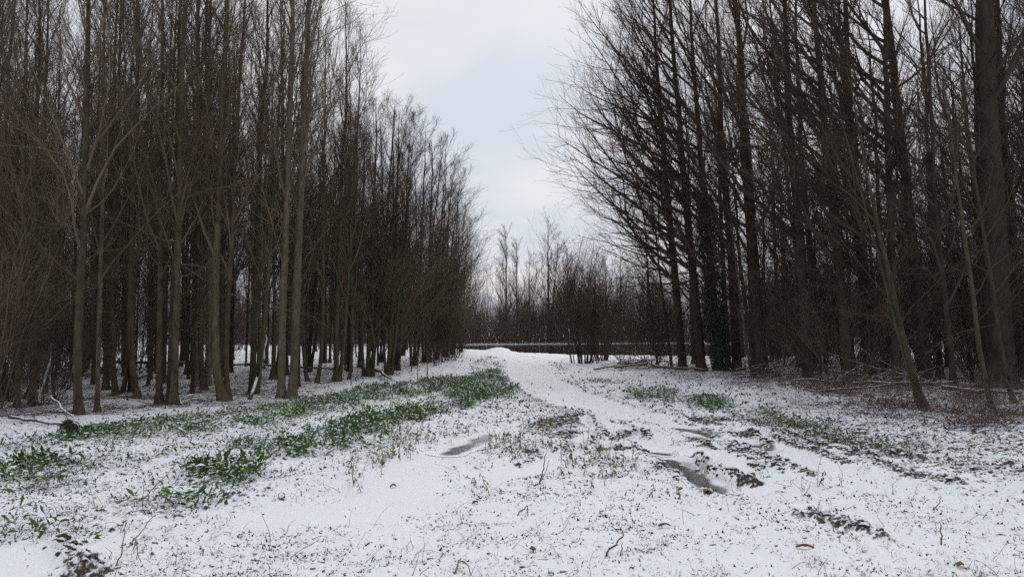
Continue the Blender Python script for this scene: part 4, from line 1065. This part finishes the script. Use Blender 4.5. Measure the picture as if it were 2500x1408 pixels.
def left_floor(rng, n):
    y = rng.uniform(34 ** -0.7, 13.5 ** -0.7, n) ** (-1 / 0.7); x = rng.uniform(-0.75, 0.1, n) * (y + 1)
    e = np.interp(y, LEFT_EDGE[:, 0], LEFT_EDGE[:, 1])
    k = (x < e + 1.6) & (rng.random(n) < sstep(-0.4, 0.35, fbm(x * 0.6, y * 0.6, 89, 2)) * sstep(1.6, -0.6, x - e)); return x[k], y[k]
canes('fallen_twigs', 'scatter of fallen twigs over the snow under the left wood', 14000, left_floor, M['cane'], 0.25, 1.1, (0.15, 0.22), 98, 0.0034, 0.22, 0.05, 4)
def right_floor(rng, n):
    y = rng.uniform(17, 44, n); x = rng.uniform(0.2, 0.75, n) * y; k = x > np.interp(y, RIGHT_EDGE[:, 0], RIGHT_EDGE[:, 1]) - 0.4; return x[k], y[k]
canes('fallen_sticks', 'fallen sticks and dead stalks under the right wood', 3000, right_floor, M["cane"], 0.4, 1.5, (0.35, 0.4), 99, 0.005, 0.2, 0.08, 5)
def edge_grass(rng, n):
    y = rng.uniform(15, 45, n); x = np.interp(y, LEFT_EDGE[:, 0], LEFT_EDGE[:, 1]) + rng.normal(size=n) * 0.5 + 0.4; return x, y
canes('dry_grass', 'dry brown grass stalks along the left wood edge', 1300, edge_grass, M['cane'], 0.08, 0.30, (0.9, 0.35), 100, 0.002, 0.2, 0.15, 4)

# --- dry leaves hanging on low branches inside the left wood
def brown_leaves():
    rng = np.random.default_rng(101)
    cs = [(500, 480, 20, 1.2), (420, 500, 22, 1.2), (560, 520, 22, 1.0), (330, 640, 20, 1.0), (480, 700, 21, 0.8), (60, 640, 18, 1.2), (140, 760, 18, 1.0), (470, 800, 19, 0.6)]
    for px, py, y, s in cs:
        x = (px - 1250) / FPX * y; z = CAM_H + (800 - py) / FPX * y; n = int(150 * s)
        P = np.array([x, y, z]) + rng.normal(size=(n, 3)) * np.array([0.7, 0.5, 0.5]) * s
        V, T, A = leaf_cloud(P, np.tile([[0, 0, 1.0]], (n, 1)), 0.055, rng, 1.2)
        yield V, T, A
mbl = MB()
for V, T, A in brown_leaves(): mbl.add(V, None, T, A)
tag(link('withered_leaves', mbl.mesh('withered_leaves', M['leaf_dry'], False)), 'withered brown leaves still hanging among the left trunks', None, None, 'stuff')

# --- fallen poles and logs
def log(name, p0, p1, r, label, cat, group, sag=0.0, knots=0, seed=0, z0=0.0, z1=0.0, K=12):
    rng = np.random.default_rng(seed + 300)
    a = np.array(G(*p0)); b = np.array(G(*p1)); t = np.linspace(0, 1, K)
    xy = a + (b - a) * t[:, None] + np.cumsum(rng.normal(size=(K, 2)), 0) * 0.015 * np.linalg.norm(b - a) ** 0.5
    z = height(xy[:, 0], xy[:, 1]) * 1.0; zz = np.maximum.accumulate(z * 0) + z + r * 0.8 + z0 * (1 - t) + z1 * t - sag * np.sin(t * PI)
    P = np.column_stack([xy, zz]); o0 = P[0].copy(); P -= o0
    R = r * (1 - 0.55 * t) * (1 + 0.06 * rng.normal(size=K))
    mb = MB(); V, Q = tubes(P[None], R[None], 8); mb.add(V, Q, A=np.clip(rng.normal(0.5, 0.2, len(V)), 0, 1))
    c0 = len(V); e = [len(V) - 8 + i for i in range(8)]
    mb.T.append(np.array([[0, 7 - i + 0, 6 - i] for i in range(0, 6)])); mb.T.append(np.array([[e[0], e[i], e[i + 1]] for i in range(1, 7)]))
    if knots:
        B, BR = grow(P[None], R[None], rng, knots, 0.3, 1.0, 50, lambda t, L: L * 0.22, 5, up=0.35, wig=0.15, rmul=0.5, rtip=0.004)
        V, Q = tubes(B, BR, 4); o = link(name, mb.mesh(name, M['log']), None, tuple(o0)); m2 = MB(); m2.add(V, Q); link('side_branch', m2.mesh('side_branch', TW), o)
    else: o = link(name, mb.mesh(name, M['log']), None, tuple(o0))
    return tag(o, label, cat, group)
LOGS = [((270, 902), (610, 905), 0.07, 'long fallen pole lying across behind the triple stemmed tree', 0, 0.25, 0.2),
        ((600, 903), (830, 911), 0.06, 'fallen pole lying behind the pale pair of trunks', 0, 0.2, 0.1),
        ((910, 909), (955, 931), 0.075, 'snow topped fallen pole slanting out of the wood corner', 2, 0.15, 0.02),
        ((345, 926), (372, 905), 0.04, 'upper of the short stacked poles beside the triple tree', 0, 0.18, 0.1),
        ((340, 930), (376, 916), 0.05, 'lower of the short stacked poles beside the triple tree', 0, 0.04, 0.03),
        ((20, 1026), (160, 1040), 0.035, 'thin branch lying on the snow beside the dark evergreen bush', 2, 0.05, 0.02),
        ((128, 1005), (185, 1033), 0.025, 'leaning stick propped beside the foremost tree', 0, 0.3, 0.0),
        ((412, 960), (434, 992), 0.022, 'pale broken branch leaning on the triple stemmed tree', 0, 0.55, 0.0),
        ((90, 992), (140, 935), 0.045, 'dead stick leaning steeply against the leftmost trunks', 0, 0.0, 1.7),
        ((130, 918), (230, 925), 0.04, 'fallen branch between the leftmost trunks', 3, 0.1, 0.1),
        ((610, 975), (650, 930), 0.05, 'slanting dead stem at the foot of the forked tree', 0, 0.0, 1.6),
        ((1450, 906), (1600, 890), 0.035, 'long crooked branch lying before the right shrubs', 5, 0.05, 0.25),
        ((1500, 905), (1580, 900), 0.045, 'arched fallen branch beside the coppice clump', 4, 0.1, 0.2),
        ((1600, 902), (1720, 912), 0.05, 'fallen branch at the feet of the poplars', 4, 0.1, 0.1),
        ((1870, 918), (1935, 912), 0.05, 'snowy branch on top of the low heap right of the ivy', 3, 0.2, 0.3),
        ((2020, 962), (2180, 955), 0.04, 'fallen branch in front of the bramble slope', 4, 0.05, 0.1),
        ((2040, 935), (2200, 948), 0.05, 'upper branch of the snowy brush heap', 5, 0.3, 0.15),
        ((2080, 950), (2330, 958), 0.05, 'long dark branch lying through the brush heap', 5, 0.1, 0.2),
        ((2300, 965), (2480, 975), 0.06, 'dark fallen bough behind the leaning saplings', 4, 0.1, 0.1)]
for i, (a, b, r, lab, kn, za, zb) in enumerate(LOGS):
    log('fallen_branch', a, b, r, lab, 'branch', 'fallen branches on the woodland floor', 0.0, kn, i, za, zb)

# brush heap
def brush_heap(px, py, w, h, n, label, seed):
    rng = np.random.default_rng(seed); x, y = G(px, py); K = 6
    a = rng.normal(0, 0.5, n) + np.where(rng.random(n) < 0.5, 0, PI); el = rng.normal(0.12, 0.2, n)
    d = np.stack([np.cos(a) * np.cos(el), np.sin(a) * np.cos(el), np.sin(el)], -1); L = rng.uniform(0.8, 2.4, n)
    c = np.stack([rng.normal(size=n) * w * 0.4, rng.normal(size=n) * w * 0.25, h * rng.random(n) ** 1.5 + 0.03], -1)
    P = np.empty((n, K, 3)); p = c - d * (L / 2)[:, None]; P[:, 0] = p
    for k in range(1, K):
        d = norm(d + rng.normal(size=d.shape) * 0.10); p = p + d * (L / (K - 1))[:, None]; P[:, k] = p
    P[:, :, 2] = np.maximum(P[:, :, 2], 0.01)
    R = rng.uniform(0.006, 0.028, n)[:, None] * (1 - 0.6 * np.linspace(0, 1, K)[None])
    B, BR = grow(P, R, rng, 6, 0.2, 1.0, 40, lambda t, Lp: Lp * 0.3, 4, up=0.1, wig=0.15, rmul=0.6, rtip=0.003)
    e = tag(link('brush_heap', None, None, (x, y, gz(x, y))), label, 'brush heap', 'heaps of cut branches')
    for i in range(n):
        V, Q = tubes(P[i:i + 1], R[i:i + 1], 5); mb = MB(); mb.add(V, Q, A=np.full(len(V), rng.random())); link('pole', mb.mesh('pole', M['log']), e)
    m2 = MB(); m2.add(*tubes(B, BR, 3)); link('twigs', m2.mesh('twigs', TW), e)['kind'] = 'stuff'
brush_heap(2120, 945, 2.2, 0.35, 30, 'heap of snowy cut branches before the right wood', 401)
brush_heap(1900, 920, 1.6, 0.28, 22, 'low heap of sticks right of the ivy covered trunk', 402)
brush_heap(1560, 898, 2.0, 0.45, 26, 'crossed dead branches piled right of the coppice clump', 403)

# the dark evergreen bush by the green strip
def evergreen():
    rng = np.random.default_rng(120); x, y = G(168, 1070)
    e = tag(link('evergreen_bush', None, None, (x, y, gz(x, y)), 0, 0.7), 'small dark evergreen bush at the upper edge of the green strip', 'bush')
    n = 900; a = rng.uniform(0, 2 * PI, n); t = rng.random(n)
    r = 0.20 * np.sin(np.clip(t, 0.05, 0.98) * PI) ** 0.6 * rng.random(n) ** 0.4
    P = np.stack([np.cos(a) * r * 1.0 + 0.03 * np.sin(t * 6), np.sin(a) * r, 0.03 + 0.33 * t + 0.03 * rng.normal(size=n)], -1)
    V, T, A = leaf_cloud(P, np.stack([np.cos(a), np.sin(a), 0.6 + 0 * a], -1), 0.065, rng, 0.6, 0.5)
    mb = MB(); mb.add(V, None, T, A); link('leaves', mb.mesh('leaves', M['ivy'], False), e)
    S = np.array([[[0, 0, -0.02], [0.01, 0, 0.18], [0.0, 0.01, 0.34]], [[0.02, 0, 0], [0.09, 0.0, 0.14], [0.13, 0, 0.25]], [[-0.02, 0, 0], [-0.08, 0.0, 0.12], [-0.12, 0, 0.2]]], float)
    m2 = MB(); m2.add(*tubes(S, np.full((3, 3), 0.006), 5)); link('stem', m2.mesh('stem', BD), e)
evergreen()

# upright weeds that stand out one by one
def weed_proto(seed, h, nl):
    rng = np.random.default_rng(seed); K = 6
    P = np.zeros((1, K, 3)); P[0, :, 2] = np.linspace(-0.02, h, K); P[0, 1:, :2] = np.cumsum(rng.normal(size=(K - 1, 2)) * 0.012, 0)
    mb = MB(); V, Q = tubes(P, np.linspace(0.006, 0.003, K)[None], 5); mb.add(V, Q, A=np.full(len(V), 0.55)); stem = mb.mesh('stem', M['weed'])
    lv = []
    for i in range(nl):
        t = 0.25 + 0.75 * (i + rng.random()) / nl; p = np.array([np.interp(t, np.linspace(0, 1, K), P[0, :, j]) for j in range(3)])[None]
        a = i * 2.4 + rng.normal() * 0.4; el = rng.uniform(0.1, 0.9)
        D = np.array([[math.cos(a) * math.cos(el), math.sin(a) * math.cos(el), math.sin(el)]])
        L = np.array([rng.uniform(0.03, 0.085)]); m2 = MB(); V, Q = strips(p, D, L, L * rng.uniform(0.25, 0.6), rng, float(rng.uniform(0.6, 3.2)), 5)
        m2.add(V, Q, A=np.full(len(V), rng.uniform(0.1, 0.8))); lv.append(m2.mesh('leaf', M['weed'], True))
    return stem, lv
WP = [weed_proto(601, 0.28, 11), weed_proto(602, 0.16, 9), weed_proto(603, 0.22, 12), weed_proto(604, 0.10, 8), weed_proto(605, 0.19, 10)]
WEEDS = [(865, 1185, 'tall weed leaning alone on open snow below the ridge of weeds'), (883, 1200, 'shorter weed beside the tall lone one'), (915, 1135, 'leafy weed at the lower end of the weed row'), (930, 1140, 'bushy weed second along the weed row'),
         (960, 1120, 'weed in the middle of the weed row'), (1000, 1100, 'weed further along the weed row'), (1020, 1085, 'upright weed above the middle of the weed row'), (1045, 1080, 'weed towards the far end of the weed row'), (1085, 1072, 'weed beside the small frozen puddle'),
         (1232, 1090, 'tall weed on the island between the two ruts'), (1250, 1105, 'broad leaved weed at the near end of the rut island'), (1350, 1085, 'weed standing at the right end of the rut island'), (1262, 1085, 'dark green weed in the middle of the rut island'),
         (1155, 1190, 'weed on the near slope below the frozen puddle'), (1195, 1215, 'small weed in open snow left of the standing stick'), (1375, 1165, 'yellowing weed at the left of the centre weed clump'), (1400, 1150, 'tallest yellow green weed of the centre clump'),
         (1425, 1160, 'weed in the middle of the centre clump'), (1440, 1195, 'bent weed just below the centre clump'), (1500, 1165, 'weed at the right of the centre clump'), (1535, 1160, 'last weed at the right end of the centre clump'), (1585, 1215, 'lone weed in the snow left of the dark ice puddle'),
         (1740, 1000, 'large weed at the edge of the right leafy patch'), (2100, 1100, 'pale weed in the right green strip'), (2215, 1110, 'tall weed near the right end of the green strip'), (2290, 1100, 'last weed of the right green strip'), (2000, 1190, 'thin weed in the smooth snow on the right'), (1665, 1225, 'small weed below the dark ice puddle')]
for i, (px, py, lab) in enumerate(WEEDS):
    x, y = G(px, py); st, lv = WP[(i * 7 + i // 5) % 5]
    e = tag(link('weed_plant', None, None, (x, y, gz(x, y)), RNG.uniform(0, 6), RNG.uniform(0.7, 1.15)), lab, 'weed', 'weeds standing out of the snow')
    e.rotation_euler = (RNG.normal() * 0.28, RNG.normal() * 0.28, RNG.uniform(0, 6))
    link('stem', st, e)
    for m in lv: link('leaf', m, e)

# sticks standing or lying in the snow
def stick(pts, r, label, mat, seed):
    """pts: list of (px, py, height above ground) ; one bent stick"""
    P = []
    for px, py, h in pts:
        x, y = G(px, py); P.append((x, y, gz(x, y) + h))
    P = np.array(P); o0 = P[0].copy(); P -= o0
    t = np.linspace(0, 1, 10); s = np.linspace(0, 1, len(P)); Pi = np.stack([np.interp(t, s, P[:, j]) for j in range(3)], -1)
    Pi += np.random.default_rng(seed).normal(size=Pi.shape) * r * 0.8
    mb = MB(); V, Q = tubes(Pi[None], (r * (1 - 0.5 * t))[None], 6); mb.add(V, Q)
    return tag(link('stick', mb.mesh('stick', mat), None, tuple(o0)), label, 'stick', 'sticks in the snow')
stick([(1318, 1185, -0.02), (1326, 1185, 0.14), (1335, 1185, 0.32)], 0.008, 'thin dark stick standing upright left of the centre weeds', TD, 1)
stick([(1316, 1186, -0.02), (1332, 1186, 0.12), (1342, 1186, 0.26)], 0.005, 'finer stick crossing the upright dark one', TD, 2)
stick([(1475, 1355, 0.01), (1500, 1348, 0.06), (1518, 1345, 0.09), (1522, 1345, 0.14)], 0.008, 'forked brown stick lying in the foreground snow', TR, 3)
stick([(1515, 1355, 0.0), (1519, 1350, 0.09)], 0.004, 'short prong beside the forked foreground stick', TR, 4)
stick([(2298, 1330, -0.02), (2299, 1330, 0.10), (2298, 1330, 0.15)], 0.006, 'short upright peg in the snow of the right foreground', TD, 5)
stick([(1262, 1258, 0.01), (1280, 1252, 0.04), (1288, 1250, 0.06), (1290, 1256, 0.0)], 0.006, 'small bent twig in the middle foreground', TR, 6)
stick([(1112, 1395, 0.0), (1120, 1385, 0.06), (1140, 1386, 0.06), (1152, 1398, 0.0)], 0.007, 'arched straw coloured stalk at the bottom edge', M['straw'], 7)
stick([(285, 1385, 0.0), (295, 1385, 0.10), (304, 1385, 0.24)], 0.006, 'green dead stalk standing in the bottom left corner', M['straw'], 8)
stick([(305, 1340, 0.0), (340, 1320, 0.06), (375, 1300, 0.14)], 0.006, 'long leaning green stalk left of the corner stalk', M['straw'], 9)
stick([(325, 1345, 0.0), (332, 1345, 0.08), (342, 1400, 0.08)], 0.005, 'crooked stalk in the bottom left corner', M['straw'], 10)
stick([(348, 1232, 0.0), (350, 1232, 0.25)], 0.004, 'thin upright stalk beside the green clump', M['straw'], 11)
stick([(350, 1225, 0.02), (390, 1200, 0.10), (412, 1190, 0.14)], 0.006, 'long slanting stalk across the snow beside the green clump', M['straw'], 12)
stick([(1960, 1215, 0.0), (1975, 1205, 0.05), (1980, 1195, 0.10)], 0.004, 'curved fine twig on the smooth snow at right', TD, 13)
stick([(2280, 1245, 0.0), (2295, 1238, 0.05), (2298, 1232, 0.09)], 0.005, 'hooked twig in the right foreground', TD, 14)

# big single dead leaves lying on the snow
def dead_leaf(px, py, L, w, a, label, seed):
    rng = np.random.default_rng(seed); x, y = G(px, py); K = 7; t = np.linspace(0, 1, K)
    prof = np.sin(np.clip(t, 0.02, 1) ** 0.8 * PI) * w * 0.5 + 0.002
    c = np.stack([L * (t - 0.5), 0 * t, 0.02 * np.sin(t * PI) + 0.01], -1)
    V = []
    for j, s in enumerate((-1, -0.5, 0, 0.5, 1)):
        V.append(c + np.stack([0 * t, prof * s, abs(s) * -0.014 + 0 * t + rng.normal(size=K) * 0.002], -1))
    V = np.stack(V, 1).reshape(-1, 3); i = (np.arange(K - 1)[:, None] * 5 + np.arange(4)[None]).ravel()
    Q = np.stack([i, i + 1, i + 6, i + 5], -1); mb = MB(); mb.add(V, Q, A=np.full(len(V), 0.8))
    o = tag(link('dead_leaf', mb.mesh('dead_leaf', M['leaf_dry']), None, (x, y, gz(x, y) + 0.012), a), label, 'leaf', 'single dead leaves on the snow')
for i, a in enumerate([(1622, 1292, 0.10, 0.05, 0.1, 'round brown leaf in the middle of the foreground snow'), (1965, 1342, 0.13, 0.04, -0.3, 'long curled brown leaf at the lower right'), (1650, 1172, 0.10, 0.05, 0.5, 'brown leaf on the ridge beside the dark ice puddle'),
                       (2345, 1388, 0.06, 0.05, 0.2, 'dark leaf near the bottom right corner'), (1975, 1220, 0.07, 0.04, 1.0, 'small tan leaf on the right snow'), (1725, 1210, 0.07, 0.05, 0.4, 'tan leaf below the tip of the dark ice puddle'),
                       (1160, 1238, 0.07, 0.05, 0.7, 'dark curled leaf in the middle snow'), (960, 1190, 0.07, 0.04, 0.3, 'pale brown leaf below the weed row'), (1300, 1345, 0.07, 0.05, 2.0, 'dark leaf in the centre of the bottom snow')]):
    dead_leaf(*a, 700 + i)

# heap of yellowed straw by the right leafy patch
def straw_heap(px, py, label, seed, w=0.5):
    rng = np.random.default_rng(seed); x, y = G(px, py); n = 160; K = 4
    c = np.stack([rng.normal(size=n) * w * 0.4, rng.normal(size=n) * 0.12, 0.01 + 0.07 * rng.random(n)], -1)
    a = rng.uniform(0, 2 * PI, n); d = np.stack([np.cos(a), np.sin(a), rng.normal(0.1, 0.3, n)], -1)
    V, Q = strips(c, d, rng.uniform(0.06, 0.16, n), rng.uniform(0.012, 0.035, n), rng, rng.uniform(0.2, 1.4, n), 4)
    mb = MB(); mb.add(V, Q); tag(link('withered_plant', mb.mesh('withered_plant', M['straw'], False), None, (x, y, gz(x, y))), label, 'withered plant', 'collapsed yellow plants')
straw_heap(1755, 1022, 'collapsed yellow brown plant beside the right leafy patch', 801)
straw_heap(1720, 968, 'smaller withered plant behind the right leafy patch', 802, 0.4)

print('SCRIPT', time.time() - _T0)
